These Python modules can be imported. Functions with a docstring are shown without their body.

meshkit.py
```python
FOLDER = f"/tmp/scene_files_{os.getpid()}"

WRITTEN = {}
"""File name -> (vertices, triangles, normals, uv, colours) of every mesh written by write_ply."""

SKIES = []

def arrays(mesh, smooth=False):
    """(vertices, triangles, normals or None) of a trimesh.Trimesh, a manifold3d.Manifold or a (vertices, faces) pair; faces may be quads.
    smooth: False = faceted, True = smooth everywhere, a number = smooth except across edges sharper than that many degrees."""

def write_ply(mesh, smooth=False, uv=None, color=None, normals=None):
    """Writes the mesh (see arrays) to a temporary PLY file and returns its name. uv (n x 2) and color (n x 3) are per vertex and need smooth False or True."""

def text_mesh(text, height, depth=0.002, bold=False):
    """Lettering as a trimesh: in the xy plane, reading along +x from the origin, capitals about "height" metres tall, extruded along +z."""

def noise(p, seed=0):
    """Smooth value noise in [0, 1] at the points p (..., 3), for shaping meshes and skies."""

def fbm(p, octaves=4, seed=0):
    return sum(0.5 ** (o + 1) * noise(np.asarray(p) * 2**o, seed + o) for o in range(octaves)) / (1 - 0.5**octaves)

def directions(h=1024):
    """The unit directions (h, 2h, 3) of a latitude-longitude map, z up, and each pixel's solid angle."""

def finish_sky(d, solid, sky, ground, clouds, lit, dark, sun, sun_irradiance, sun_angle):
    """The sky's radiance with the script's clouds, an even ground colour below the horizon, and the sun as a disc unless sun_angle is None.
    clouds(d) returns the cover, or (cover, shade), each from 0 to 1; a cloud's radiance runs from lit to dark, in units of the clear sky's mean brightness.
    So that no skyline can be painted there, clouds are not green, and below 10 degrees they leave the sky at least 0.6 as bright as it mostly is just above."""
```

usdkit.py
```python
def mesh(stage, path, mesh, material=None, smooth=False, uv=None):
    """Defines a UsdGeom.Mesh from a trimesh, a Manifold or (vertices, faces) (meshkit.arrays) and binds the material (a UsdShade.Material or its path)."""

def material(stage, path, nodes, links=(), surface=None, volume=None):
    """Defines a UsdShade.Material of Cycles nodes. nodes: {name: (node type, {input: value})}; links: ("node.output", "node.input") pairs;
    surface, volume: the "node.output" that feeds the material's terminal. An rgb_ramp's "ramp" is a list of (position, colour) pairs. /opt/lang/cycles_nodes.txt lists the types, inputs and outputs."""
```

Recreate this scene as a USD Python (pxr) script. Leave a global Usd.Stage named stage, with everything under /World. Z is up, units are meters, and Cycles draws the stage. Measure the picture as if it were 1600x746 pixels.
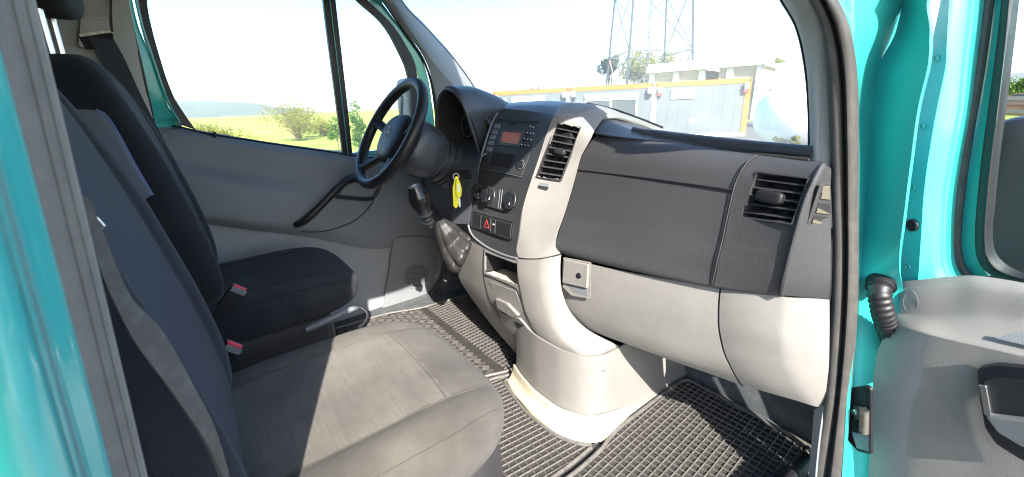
import math, random, numpy as np, trimesh, usdkit, meshkit
from pxr import Usd, UsdGeom, UsdLux, UsdShade, Gf, Sdf
from scipy.interpolate import PchipInterpolator
from shapely.geometry import Polygon, LineString, Point, box as sbox
from shapely import affinity

# ---------------------------------------------------------------- stage, camera, sky, sun, exposure
stage = Usd.Stage.CreateInMemory()
UsdGeom.SetStageUpAxis(stage, 'Z'); UsdGeom.SetStageMetersPerUnit(stage, 1.0)
UsdGeom.Xform.Define(stage, '/World')
FLOOR = 0.62                                    # height of the cab floor above the ground
EXPOSURE = 2.05
SKY = 0.125
SUN = 1.25
SUN_DIR = np.array([-.32, -1.0, .80]); SUN_DIR /= np.linalg.norm(SUN_DIR)   # towards the sun
F_PX, YAW, PITCH, ROLL = 640., math.radians(53.5), math.radians(18.2), math.radians(2.5)
CAM = np.array([0, -1.12, .97])                 # in cab coordinates: x forward, y to the driver, z from the cab floor
_fw = np.array([math.cos(YAW)*math.cos(PITCH), math.sin(YAW)*math.cos(PITCH), -math.sin(PITCH)])
_r0 = np.array([math.sin(YAW), -math.cos(YAW), 0]); _u0 = np.cross(_r0, _fw)
_rt = _r0*math.cos(ROLL) - _u0*math.sin(ROLL); _up = _u0*math.cos(ROLL) + _r0*math.sin(ROLL)
cam = UsdGeom.Camera.Define(stage, '/World/camera')
cam.CreateHorizontalApertureAttr(36.0); cam.CreateFocalLengthAttr(36.0*F_PX/1600)
cam.CreateClippingRangeAttr((.03, 20000.))
cam.CreateExposureAttr(EXPOSURE); cam.CreateFStopAttr(6.3); cam.CreateFocusDistanceAttr(1.6)
_m = Gf.Matrix4d(); 
for i, a in enumerate((_rt, _up, -_fw)): _m.SetRow(i, Gf.Vec4d(*map(float, a), 0))
_m.SetRow(3, Gf.Vec4d(float(CAM[0]), float(CAM[1]), float(CAM[2]+FLOOR), 1))
UsdGeom.Xformable(cam).AddTransformOp().Set(_m)

sky_mat = usdkit.material(stage, '/World/Looks/sky_light', {
    's': ('sky_texture', {'sky_type': 'single_scattering', 'sun_disc': False, 'sun_elevation': math.asin(SUN_DIR[2]),
                          'sun_rotation': math.atan2(SUN_DIR[0], SUN_DIR[1]), 'aerosol_density': 1.3}),
    'h': ('hsv', {'saturation': 1.42, 'value': 1.0}), 'b': ('background_shader', {'strength': SKY})}, [('s.color', 'h.color'), ('h.color', 'b.color')], surface='b.background')
dome = UsdLux.DomeLight.Define(stage, '/World/sky')
UsdShade.MaterialBindingAPI.Apply(dome.GetPrim()).Bind(sky_mat)
dome.GetPrim().SetCustomDataByKey('kind', 'structure')
sun = UsdLux.DistantLight.Define(stage, '/World/sun')
sun.CreateIntensityAttr(SUN); sun.CreateAngleAttr(.5); sun.CreateNormalizeAttr(True); sun.CreateColorAttr(Gf.Vec3f(1, .95, .86))
_z = SUN_DIR; _x = np.cross([0, 0, 1.], _z); _x /= np.linalg.norm(_x); _y = np.cross(_z, _x)
_s = Gf.Matrix4d()
for i, a in enumerate((_x, _y, _z)): _s.SetRow(i, Gf.Vec4d(*map(float, a), 0))
UsdGeom.Xformable(sun).AddTransformOp().Set(_s)

# ---------------------------------------------------------------- helpers
def V(px, py, **k):
    """the point of a sight line at a given x, y or z (cab coordinates)"""
    d = _rt*(px-800)/F_PX - _up*(py-373)/F_PX + _fw
    (a, v), = k.items(); i = 'xyz'.index(a)
    return CAM + d*(v-CAM[i])/d[i]
def far(px, py, dist, z=None):
    d = _rt*(px-800)/F_PX - _up*(py-373)/F_PX + _fw
    p = CAM + d*dist/math.hypot(d[0], d[1]) + [0, 0, FLOOR]
    if z is not None: p[2] = z
    return p
used = {}
def path(parent, name):
    base = str(parent.GetPath()) if parent is not None else '/World'
    n = used.get((base, name), 0); used[(base, name)] = n+1
    return f'{base}/{name}' + (f'_{n:03d}' if n else '')
def tag(p, label=None, cat=None, group=None, kind=None):
    for k, v in (('label', label), ('category', cat), ('group', group), ('kind', kind)):
        if v: p.SetCustomDataByKey(k, v)
    return p
def obj(name, mesh, mat, parent=None, label=None, smooth=35, **kw):
    m = usdkit.mesh(stage, path(parent, name), mesh, mat, smooth=smooth).GetPrim()
    return tag(m, label, **kw)
def thing(name, label, cat, loc=(0, 0, 0), rz=0, group=None):
    x = UsdGeom.Xform.Define(stage, path(None, name)); x.AddTranslateOp().Set(Gf.Vec3d(*map(float, loc)))
    if rz: x.AddRotateZOp().Set(float(rz))
    return tag(x.GetPrim(), label, cat, group)
def cat(ms): return trimesh.util.concatenate([m if isinstance(m, trimesh.Trimesh) else trimesh.Trimesh(*m, process=False) for m in ms])
def hull(pts): return trimesh.convex.convex_hull(np.asarray(pts, float))
def resample(A, n, axis):
    A = np.asarray(A, float); A = np.moveaxis(A, axis, 0)
    seg = np.linalg.norm(np.diff(A, axis=0), axis=-1); seg = seg.reshape(len(seg), -1).mean(1)
    t = np.r_[0, np.cumsum(np.maximum(seg, 1e-5))]; t /= t[-1]
    return np.moveaxis(PchipInterpolator(t, A, axis=0)(np.linspace(0, 1, n)), 0, axis)
def to_px(P):
    d = np.asarray(P)-CAM; z = d@_fw
    return np.stack([800+F_PX*(d@_rt)/z, 373-F_PX*(d@_up)/z], -1)
def solid(G, t=.004, keep=None, toward=None):
    """a sheet (nv, nu, 3) of thickness t: its front faces the point toward"""
    nv, nu = G.shape[:2]
    du = np.gradient(G, axis=1); dv = np.gradient(G, axis=0); N = np.cross(du, dv); N /= np.maximum(np.linalg.norm(N, axis=-1, keepdims=True), 1e-9)
    toward = CAM if toward is None else np.asarray(toward)
    flip = np.sum(N*(toward-G), -1).mean() < 0
    if flip: N = -N
    idx = np.arange(nv*nu).reshape(nv, nu)
    q = np.stack([idx[:-1, :-1], idx[:-1, 1:], idx[1:, 1:], idx[1:, :-1]], -1)
    if keep is not None: q = q[keep]
    q = q.reshape(-1, 4)
    if flip: q = q[:, ::-1]
    e = np.concatenate([q[:, [0, 1]], q[:, [1, 2]], q[:, [2, 3]], q[:, [3, 0]]])
    key = set(map(tuple, e.tolist())); border = np.array([(a, b) for a, b in e.tolist() if (b, a) not in key])
    n = nv*nu
    side = np.stack([border[:, 1], border[:, 0], border[:, 0]+n, border[:, 1]+n], -1)
    Q = np.vstack([q, q[:, ::-1]+n, side])
    v = np.vstack([G.reshape(-1, 3), (G - t*N).reshape(-1, 3)])
    f = np.vstack([Q[:, [0, 1, 2]], Q[:, [0, 2, 3]]])
    m = trimesh.Trimesh(v, f, process=False); m.remove_unreferenced_vertices(); return m
def net(rows, step=.012, t=.004, holes=(), toward=None, bump=None, n=None):
    A = np.asarray(rows, float)
    lu = np.linalg.norm(np.diff(A, axis=1), axis=-1).sum(1).max(); lv = np.linalg.norm(np.diff(A, axis=0), axis=-1).sum(0).max()
    nv, nu = n or (int(np.clip(lv/step, 2, 220))+1, int(np.clip(lu/step, 2, 220))+1)
    G = resample(resample(A, nv, 0), nu, 1)
    keep = None
    if holes:
        c = to_px((G[:-1, :-1]+G[1:, 1:])/2); keep = np.ones(c.shape[:2], bool)
        import shapely
        for h in holes: keep &= ~shapely.contains_xy(Polygon(h), c[..., 0], c[..., 1])
    if bump is not None: G = bump(G)
    return solid(G, t, keep, toward)
def X(*pts): return [V(a, b, x=c) for a, b, c in pts]
def Y(*pts): return [V(a, b, y=c) for a, b, c in pts]
def Z(*pts): return [V(a, b, z=c) for a, b, c in pts]
class Frame:
    def __init__(s, a, b, c):
        s.o = np.asarray(a, float); s.u = np.asarray(b)-s.o; s.u /= np.linalg.norm(s.u)
        n = np.cross(s.u, np.asarray(c)-s.o); n /= np.linalg.norm(n)
        s.n = n if n@(CAM-s.o) > 0 else -n
        s.v = np.cross(s.n, s.u)
    def on(s, px, py, h=0):
        d = _rt*(px-800)/F_PX - _up*(py-373)/F_PX + _fw
        o = s.o + s.n*h
        return CAM + d*((o-CAM)@s.n)/(d@s.n)
    def xy(s, p): d = np.asarray(p)-s.o; return np.array([d@s.u, d@s.v])
    def at(s, x, y, h=0): return s.o + s.u*x + s.v*y + s.n*h
    def M(s, p=None):
        m = np.eye(4); m[:3, 0], m[:3, 1], m[:3, 2] = s.u, s.v, s.n; m[:3, 3] = s.o if p is None else p; return m
    def poly(s, px): return Polygon([s.xy(s.on(*p)) for p in px])
    def slab(s, px, h0, h1, r=0, bev=.001):
        P = s.poly(px) if not isinstance(px, Polygon) else px
        if not P.is_valid: P = P.buffer(0)
        if r: P = P.buffer(-r).buffer(r, quad_segs=4)
        if P.geom_type != 'Polygon': P = max(P.geoms, key=lambda g: g.area)
        if bev and P.convex_hull.area < P.area*1.02:
            I = P.buffer(-bev)
            if not I.is_empty and I.geom_type == 'Polygon':
                a = np.array(P.exterior.coords); b = np.array(I.exterior.coords)
                pts = [np.c_[a, np.full(len(a), h0)], np.c_[a, np.full(len(a), h1-bev)], np.c_[b, np.full(len(b), h1)]]
                m = hull(np.vstack(pts)); m.apply_transform(s.M()); return m
        m = trimesh.creation.extrude_polygon(P, h1-h0, engine='earcut'); m.apply_translation([0, 0, h0]); m.apply_transform(s.M()); return m
    def ring(s, px, w, h0, h1, r=0):
        P = s.poly(px) if not isinstance(px, Polygon) else px
        if r: P = P.buffer(-r).buffer(r, quad_segs=4)
        m = trimesh.creation.extrude_polygon(P.buffer(w, join_style=1 if r else 2).difference(P), h1-h0, engine='earcut'); m.apply_translation([0, 0, h0]); m.apply_transform(s.M()); return m
    def disc(s, px, py, rad, h0, h1, sections=32, bev=.0015):
        p = s.on(px, py)
        prof = [(0, h0), (rad, h0), (rad, h1-bev), (rad-bev, h1), (0, h1)]
        m = trimesh.creation.revolve(prof, sections=sections); m.apply_transform(s.M(p)); return m
def tube(pts, r, sections=10, closed=False, n=None, cap=True, flat=None):
    P = np.asarray(pts, float)
    if n: 
        if closed: P = np.vstack([P, P[:1]])
        P = resample(P, n+closed, 0)
        if closed: P = P[:-1]
    k = len(P); R = np.broadcast_to(np.asarray(r, float), (k,)) if np.ndim(r) == 0 else np.interp(np.linspace(0, 1, k), np.linspace(0, 1, len(r)), r)
    T = (np.roll(P, -1, 0)-np.roll(P, 1, 0)) if closed else np.gradient(P, axis=0)
    T /= np.linalg.norm(T, axis=1, keepdims=True)
    ref = np.array([0, 0, 1.]) if abs(T[0, 2]) < .9 else np.array([1., 0, 0])
    u = np.cross(ref, T[0]); u /= np.linalg.norm(u); rings = []
    for i in range(k):
        u = u - T[i]*(u@T[i]); u /= np.linalg.norm(u); w = np.cross(T[i], u)
        a = np.arange(sections)*2*math.pi/sections
        fl = 1 if flat is None else flat
        rings.append(P[i] + R[i]*(np.cos(a)[:, None]*u + fl*np.sin(a)[:, None]*w))
    v = np.vstack(rings); f = []
    for i in range(k if closed else k-1):
        a0, b0 = i*sections, ((i+1) % k)*sections
        for j in range(sections):
            j2 = (j+1) % sections
            f += [(a0+j, a0+j2, b0+j2), (a0+j, b0+j2, b0+j)]
    if not closed and cap:
        v = np.vstack([v, P[:1], P[-1:]]); c0, c1 = len(v)-2, len(v)-1; b0 = (k-1)*sections
        for j in range(sections):
            j2 = (j+1) % sections; f += [(c0, j2, j), (c1, b0+j, b0+j2)]
    m = trimesh.Trimesh(v, f, process=False); m.fix_normals() if False else None
    return m
def strip(pts, width_dir, w, t=.002):
    """a flat band along pts, w wide in width_dir"""
    P = resample(np.asarray(pts, float), max(12, len(pts)*5), 0); d = np.asarray(width_dir, float)
    if d.ndim == 1: d = np.broadcast_to(d/np.linalg.norm(d), P.shape)
    else:
        d = resample(d, len(P), 0); d = d/np.linalg.norm(d, axis=1, keepdims=True)
    return solid(np.stack([P-d*w/2, P, P+d*w/2], 1), t)
def bx(lo, hi): 
    return trimesh.creation.box(bounds=[np.minimum(lo, hi), np.maximum(lo, hi)])
def rbox(lo, hi, r=.008):
    lo, hi = np.minimum(lo, hi), np.maximum(lo, hi); s = trimesh.creation.icosphere(1, r).vertices
    return hull(np.vstack([s+[x, y, z] for x in (lo[0]+r, hi[0]-r) for y in (lo[1]+r, hi[1]-r) for z in (lo[2]+r, hi[2]-r)]))
def bar(a, b, w, h=None, up=(0, 0, 1)):
    a, b = np.asarray(a, float), np.asarray(b, float); h = h or w; d = b-a; L = np.linalg.norm(d); d /= L
    u = np.cross(up, d); u = u/np.linalg.norm(u) if np.linalg.norm(u) > 1e-6 else np.array([1., 0, 0]); v = np.cross(d, u)
    m = trimesh.creation.box((w, h, L)); T = np.eye(4); T[:3, 0], T[:3, 1], T[:3, 2], T[:3, 3] = u, v, d, (a+b)/2
    m.apply_transform(T); return m
def spow(c, e): return np.sign(c)*np.abs(c)**e
def superq(c, s, e1, e2, nu=72, nv=36, warp=None):
    eta = np.linspace(-math.pi/2, math.pi/2, nv); om = np.linspace(0, 2*math.pi, nu, endpoint=False)
    E, O = np.meshgrid(eta, om, indexing='ij')
    p = np.stack([spow(np.cos(E), e1)*spow(np.cos(O), e2), spow(np.cos(E), e1)*spow(np.sin(O), e2), spow(np.sin(E), e1)], -1)
    if warp is not None: p = warp(p)
    v = (p*np.asarray(s) + np.asarray(c)).reshape(-1, 3); f = []
    for i in range(nv-1):
        for j in range(nu):
            a, b, c2, d = i*nu+j, i*nu+(j+1) % nu, (i+1)*nu+(j+1) % nu, (i+1)*nu+j
            f += [(a, b, c2), (a, c2, d)]
    m = trimesh.Trimesh(v, f, process=False); m.merge_vertices(); m.update_faces(m.nondegenerate_faces()); return m

# ---------------------------------------------------------------- materials
def mat(name, col, rough=.5, bump=None, mottle=None, coat=0, metal=0, spec=.5, extra=None, sheen=0, dust=None):
    """col: base colour; mottle=(scale, colour2, lo, hi): a second colour in patches; bump=(scale, distance); dust=(scale, colour, lo, hi)"""
    nodes = {'g': ('geometry', {}), 'p': ('principled_bsdf', {'base_color': col, 'roughness': rough, 'coat_weight': coat, 'metallic': metal, 'specular_ior_level': spec, 'coat_roughness': .06, 'sheen_weight': sheen})}
    links = []; cur = None
    for k, it in enumerate([x for x in (mottle, dust) if x]):
        sc, c2, lo, hi = it
        nodes[f'n{k}'] = ('noise_texture', {'scale': sc, 'detail': 6, 'roughness': .62})
        nodes[f'r{k}'] = ('map_range', {'from_min': lo, 'from_max': hi, 'clamp': True})
        nodes[f'm{k}'] = ('mix_color', {'a': col, 'b': c2})
        links += [('g.position', f'n{k}.vector'), (f'n{k}.fac', f'r{k}.value'), (f'r{k}.result', f'm{k}.fac')]
        if cur: links.append((cur, f'm{k}.a'))
        cur = f'm{k}.result'
    if cur: links.append((cur, 'p.base_color'))
    if bump:
        nodes['bn'] = ('noise_texture', {'scale': bump[0], 'detail': 3}); nodes['bb'] = ('bump', {'distance': bump[1], 'strength': 1.0})
        links += [('g.position', 'bn.vector'), ('bn.fac', 'bb.height'), ('bb.normal', 'p.normal')]
    if extra: extra(nodes, links)
    return usdkit.material(stage, '/World/Looks/'+name, nodes, links, surface='p.BSDF')
M = {}
M['teal'] = mat('teal_paint', (.036, .35, .305), .3, coat=1.0, mottle=(7, (.03, .325, .285), .45, .7), dust=(60, (.10, .33, .31), .66, .9))
M['teal_in'] = mat('teal_jamb_paint', (.022, .35, .33), .45, coat=.2, mottle=(9, (.026, .325, .305), .45, .7), dust=(60, (.11, .42, .42), .64, .9))
M['seal'] = mat('rubber_seal', (.046, .043, .040), .55, bump=(900, .0003), dust=(30, (.085, .079, .072), .45, .9))
M['seal_dusty'] = mat('dusty_rubber_seal', (.21, .185, .163), .7, bump=(900, .0004), mottle=(40, (.16, .142, .125), .4, .75), dust=(300, (.32, .3, .27), .7, .85))
M['black'] = mat('black_plastic', (.011, .011, .0125), .42, bump=(1200, .0003), spec=.4)
M['black_gloss'] = mat('black_gloss', (.012, .012, .014), .18)
M['void'] = mat('dark_cavity', (.008, .008, .009), .8)
M['dark'] = mat('anthracite_plastic', (.036, .035, .038), .42, bump=(700, .0016), mottle=(14, (.036, .035, .037), .4, .75), dust=(260, (.075, .072, .07), .64, .82))
M['console'] = mat('console_plastic', (.03, .031, .034), .45, bump=(900, .0006), dust=(200, (.08, .076, .07), .66, .85))
M['navy'] = mat('dash_top_plastic', (.040, .044, .052), .36, bump=(900, .0004), dust=(30, (.06, .062, .068), .5, .8))
M['light'] = mat('light_grey_plastic', (.198, .188, .176), .5, bump=(800, .0009), mottle=(9, (.172, .163, .152), .4, .7), dust=(150, (.15, .14, .13), .66, .85))
M['cheek'] = M['light']
M['greytrim'] = mat('grey_trim', (.165, .165, .16), .55, bump=(700, .0007), mottle=(11, (.15, .15, .145), .4, .7))
M['pillar'] = mat('pillar_trim', (.36, .35, .325), .6, bump=(600, .001))
M['door'] = mat('door_plastic', (.155, .165, .178), .5, bump=(650, .001), mottle=(8, (.17, .178, .187), .4, .7), dust=(60, (.2, .19, .175), .72, .9))
M['door_low'] = mat('door_lower_plastic', (.25, .265, .28), .55, bump=(650, .0008), mottle=(7, (.27, .275, .28), .4, .7))
M['door_warm'] = mat('passenger_door_plastic', (.17, .162, .152), .52, bump=(620, .0009), mottle=(12, (.15, .143, .133), .4, .7))
M['headliner'] = mat('headliner', (.4, .39, .37), .9)
M['metal'] = mat('bright_metal', (.62, .62, .62), .25, metal=1)
M['steel'] = mat('dirty_steel', (.35, .33, .3), .45, metal=1, dust=(80, (.2, .16, .11), .45, .7))
M['yellow'] = mat('yellow_plastic', (.75, .72, .01), .4)
M['white'] = mat('white_print', (.75, .75, .73), .5)
M['amber'] = mat('amber_screen', (.42, .14, .05), .3, mottle=(220, (.30, .085, .03), .5, .62))
M['pink'] = mat('buckle_button', (.62, .06, .08), .35)
M['red'] = mat('red_mark', (.6, .05, .04), .4)
M['button'] = mat('button_grey', (.14, .15, .16), .4)
M['leather'] = mat('gaiter_leather', (.022, .021, .021), .40, bump=(320, .0015), dust=(60, (.04, .038, .036), .55, .85))
M['cream'] = mat('cream_underlay', (.55, .50, .36), .85, bump=(350, .002), mottle=(40, (.45, .38, .24), .5, .7), dust=(500, (.28, .25, .18), .66, .75))
M['dust_cream'] = mat('dusty_cells', (.095, .085, .062), .85, mottle=(400, (.09, .075, .05), .45, .6))
M['mat'] = mat('mat_rubber', (.026, .024, .022), .62, bump=(500, .0006), mottle=(25, (.038, .034, .031), .4, .7), dust=(200, (.15, .135, .12), .64, .8))
M['mat_rib'] = mat('mat_rib_rubber', (.115, .107, .10), .5, mottle=(70, (.065, .06, .055), .4, .7))
M['floor'] = mat('floor_lining', (.06, .066, .072), .75, bump=(300, .002), dust=(20, (.12, .115, .105), .5, .8))
M['belt'] = mat('belt_webbing', (.026, .028, .036), .7, bump=(900, .001), sheen=.2)
M['belt_grey'] = mat('belt_webbing_dusty', (.085, .078, .07), .75, bump=(900, .001), dust=(60, (.12, .11, .1), .5, .7))
M['mesh_grey'] = mat('grey_mesh_fabric', (.085, .09, .10), .85, bump=(1100, .002), mottle=(900, (.05, .053, .062), .45, .6))
M['orange'] = mat('orange_frame', (.42, .13, .008), .5, dust=(3, (.4, .17, .04), .6, .8))
M['blue_piping'] = mat('blue_piping', (.05, .09, .22), .6)

def fabric(name, base, dusty, lo, hi, stripe=True):
    n = {'g': ('texture_coordinate', {}), 'geo': ('geometry', {}),
         'n1': ('noise_texture', {'scale': 5, 'detail': 6, 'roughness': .6}), 'r1': ('map_range', {'from_min': lo, 'from_max': hi, 'clamp': True}),
         'm1': ('mix_color', {'a': base, 'b': dusty}),
         'mp': ('mapping', {'scale': (520, 14, 40)}), 'n2': ('noise_texture', {'scale': 1, 'detail': 2}),
         'r2': ('map_range', {'from_min': .4, 'from_max': .75, 'to_min': 0, 'to_max': .45, 'clamp': True}), 'm2': ('mix_color', {'blend_type': 'multiply', 'b': (.5, .5, .52)}),
         'n3': ('noise_texture', {'scale': 700, 'detail': 2}), 'b': ('bump', {'distance': .0022, 'strength': 1.0}),
         'p': ('principled_bsdf', {'roughness': .9, 'sheen_weight': .08, 'sheen_roughness': .5, 'specular_ior_level': .2, 'sheen_tint': (.8, .8, .85)})}
    l = [('geo.position', 'n1.vector'), ('n1.fac', 'r1.value'), ('r1.result', 'm1.fac'), ('geo.position', 'mp.vector'), ('mp.vector', 'n2.vector'), ('n2.fac', 'r2.value'),
         ('m1.result', 'm2.a'), ('geo.position', 'n3.vector'), ('n3.fac', 'b.height'), ('b.normal', 'p.normal')]
    l += [('r2.result', 'm2.fac'), ('m2.result', 'p.base_color')] if stripe else [('m1.result', 'p.base_color')]
    return usdkit.material(stage, '/World/Looks/'+name, n, l, surface='p.BSDF')
M['seat_dusty'] = fabric('dusty_seat_fabric', (.09, .082, .070), (.15, .135, .112), .40, .66)
M['seat_plain'] = fabric('plain_seat_fabric', (.052, .047, .041), (.10, .09, .075), .40, .68, False)
M['seat_dark'] = fabric('dark_seat_fabric', (.017, .019, .027), (.025, .026, .031), .45, .75, False)
M['seat_black'] = fabric('black_seat_fabric', (.013, .014, .018), (.022, .022, .025), .45, .75, False)
M['seat_driver'] = fabric('driver_cushion_fabric', (.020, .022, .026), (.05, .048, .046), .45, .8, False)

M['plain_glass'] = usdkit.material(stage, '/World/Looks/window_glass', {
    't': ('transparent_bsdf', {'color': (.93, .96, .95)}), 'g': ('glossy_bsdf', {'color': (1, 1, 1), 'roughness': .02}), 'w': ('layer_weight', {'blend': .5}), 'q': ('math', {'math_type': 'power', 'value2': 5.0}), 'f': ('math', {'math_type': 'multiply_add', 'value2': .5, 'value3': .02}), 'm': ('mix_closure', {})},
    [('t.BSDF', 'm.closure1'), ('g.BSDF', 'm.closure2'), ('w.facing', 'q.value1'), ('q.value', 'f.value1'), ('f.value', 'm.fac')], surface='m.closure')
M['screen_glass'] = usdkit.material(stage, '/World/Looks/dusty_windscreen_glass', {
    't': ('transparent_bsdf', {'color': (.95, .97, .96)}), 'd': ('translucent_bsdf', {'color': (.9, .9, .88)}), 'e': ('diffuse_bsdf', {'color': (.9, .9, .88)}), 'g': ('geometry', {}), 'n': ('noise_texture', {'scale': 3, 'detail': 5}), 'r': ('map_range', {'from_min': .3, 'from_max': .75, 'to_min': .05, 'to_max': .11, 'clamp': True}),
    'm1': ('mix_closure', {'fac': .5}), 'm2': ('mix_closure', {})},
    [('d.BSDF', 'm1.closure1'), ('e.BSDF', 'm1.closure2'), ('g.position', 'n.vector'), ('n.fac', 'r.value'), ('r.result', 'm2.fac'), ('t.BSDF', 'm2.closure1'), ('m1.closure', 'm2.closure2')], surface='m2.closure')
def leafmat(name, c, c2):
    return usdkit.material(stage, '/World/Looks/'+name, {
        'g': ('geometry', {}), 'r': ('rgb_ramp', {'ramp': [(0, c), (1, c2)]}), 'd': ('diffuse_bsdf', {}), 't': ('translucent_bsdf', {}), 'm': ('mix_closure', {'fac': .35})},
        [('g.random_per_island', 'r.fac'), ('r.color', 'd.color'), ('r.color', 't.color'), ('d.BSDF', 'm.closure1'), ('t.BSDF', 'm.closure2')], surface='m.closure')
M['leaf'] = leafmat('green_leaves', (.09, .16, .03), (.22, .28, .06))
M['leaf_yellow'] = leafmat('yellow_leaves', (.20, .20, .05), (.40, .35, .11))
M['leaf_dark'] = leafmat('dark_leaves', (.02, .05, .02), (.06, .09, .03))
M['glass'] = usdkit.material(stage, '/World/Looks/dusty_side_glass', {
    't': ('transparent_bsdf', {'color': (.96, .98, .97)}), 'd': ('translucent_bsdf', {'color': (.9, .9, .88)}), 'e': ('diffuse_bsdf', {'color': (.9, .9, .88)}), 'g': ('glossy_bsdf', {'roughness': .02}), 'w': ('layer_weight', {'blend': .5}), 'q': ('math', {'math_type': 'power', 'value2': 5.0}), 'f': ('math', {'math_type': 'multiply_add', 'value2': .4, 'value3': .015}),
    'm1': ('mix_closure', {'fac': .5}), 'm2': ('mix_closure', {'fac': .045}), 'm3': ('mix_closure', {})},
    [('d.BSDF', 'm1.closure1'), ('e.BSDF', 'm1.closure2'), ('t.BSDF', 'm2.closure1'), ('m1.closure', 'm2.closure2'), ('w.facing', 'q.value1'), ('q.value', 'f.value1'), ('f.value', 'm3.fac'), ('m2.closure', 'm3.closure1'), ('g.BSDF', 'm3.closure2')], surface='m3.closure')
M['bark'] = mat('bark', (.14, .11, .08), .9, mottle=(12, (.08, .06, .045), .4, .7))

# ================================================================ THE VAN
van = thing('van', 'teal delivery van with its front passenger door open, seen into its grey and black cab', 'van', (0, 0, FLOOR))
def part(name, mesh, m, parent=van, label=None, smooth=35): return obj(name, mesh, M[m] if isinstance(m, str) else m, parent, label, smooth)

# ---- shell: floor, bulkhead, roof, rear wall
part('cab_floor', cat([bx((-.62, -.90, -.04), (1.26, .86, 0))]), 'floor')
part('bulkhead', net([[(1.24, -.93, .0), (1.24, 0, 0), (1.24, .86, 0)], [(1.27, -.93, .12), (1.27, 0, .12), (1.27, .86, .12)], [(1.40, -.93, .45), (1.40, 0, .45), (1.40, .86, .45)], [(1.42, -.93, .8), (1.42, 0, .8), (1.42, .86, .8)]], step=.05, t=.02), 'floor')
roof_poly = Polygon([(-.62, -.80), (.77, -.85), (.87, -.5), (.93, 0), (.94, .4), (.83, .82), (-.62, .82)])
m_ = trimesh.creation.extrude_polygon(roof_poly, .04, engine='earcut'); m_.apply_translation([0, 0, 1.50]); part('roof_panel', m_, 'headliner')
part('roof_side', bx((-.62, -.868, 1.462), (.66, -.795, 1.515)), 'headliner')
part('rear_partition', bx((-.66, -.97, -.04), (-.62, .90, 1.54)), 'pillar')
part('side_wall', bx((-.62, .86, -.3), (-.30, .90, 1.52)), 'door')
part('side_wall', bx((-.31, .862, -.1), (-.03, .895, .93)), 'door')
part('side_wall', bx((-.62, -1.0, -.45), (-.36, -.95, 1.52)), 'teal')
part('roof_rail', tube([(-.62, -.80, 1.44), (.12, -.845, 1.44), (.34, -.855, 1.475), (.66, -.865, 1.497), (.765, -.868, 1.462), (.785, -.868, 1.36), (.805, -.862, 1.22)], .040, 10, n=40), 'teal')
part('roof_rail', tube([(-.62, .83, 1.50), (.45, .83, 1.50), (.70, .82, 1.49), (.80, .82, 1.44)], .04, 10, n=24), 'teal')
part('windscreen_header', tube([(.77, -.85, 1.47), (.87, -.5, 1.51), (.93, 0, 1.53), (.94, .4, 1.52), (.82, .82, 1.47)], .04, 10, n=30), 'headliner')
part('sill_lip', rbox((.30, -.915, -.02), (1.06, -.893, .105), .008), 'black')
part('door_sill', cat([rbox((-.10, -.97, -.10), (1.10, -.885, .012), .01)]), 'black')
part('step', cat([rbox((.0, -.99, -.36), (.9, -.86, -.30), .01), bx((-.05, -.9, -.4), (1.0, -.88, -.04))]), 'dark')

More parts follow.
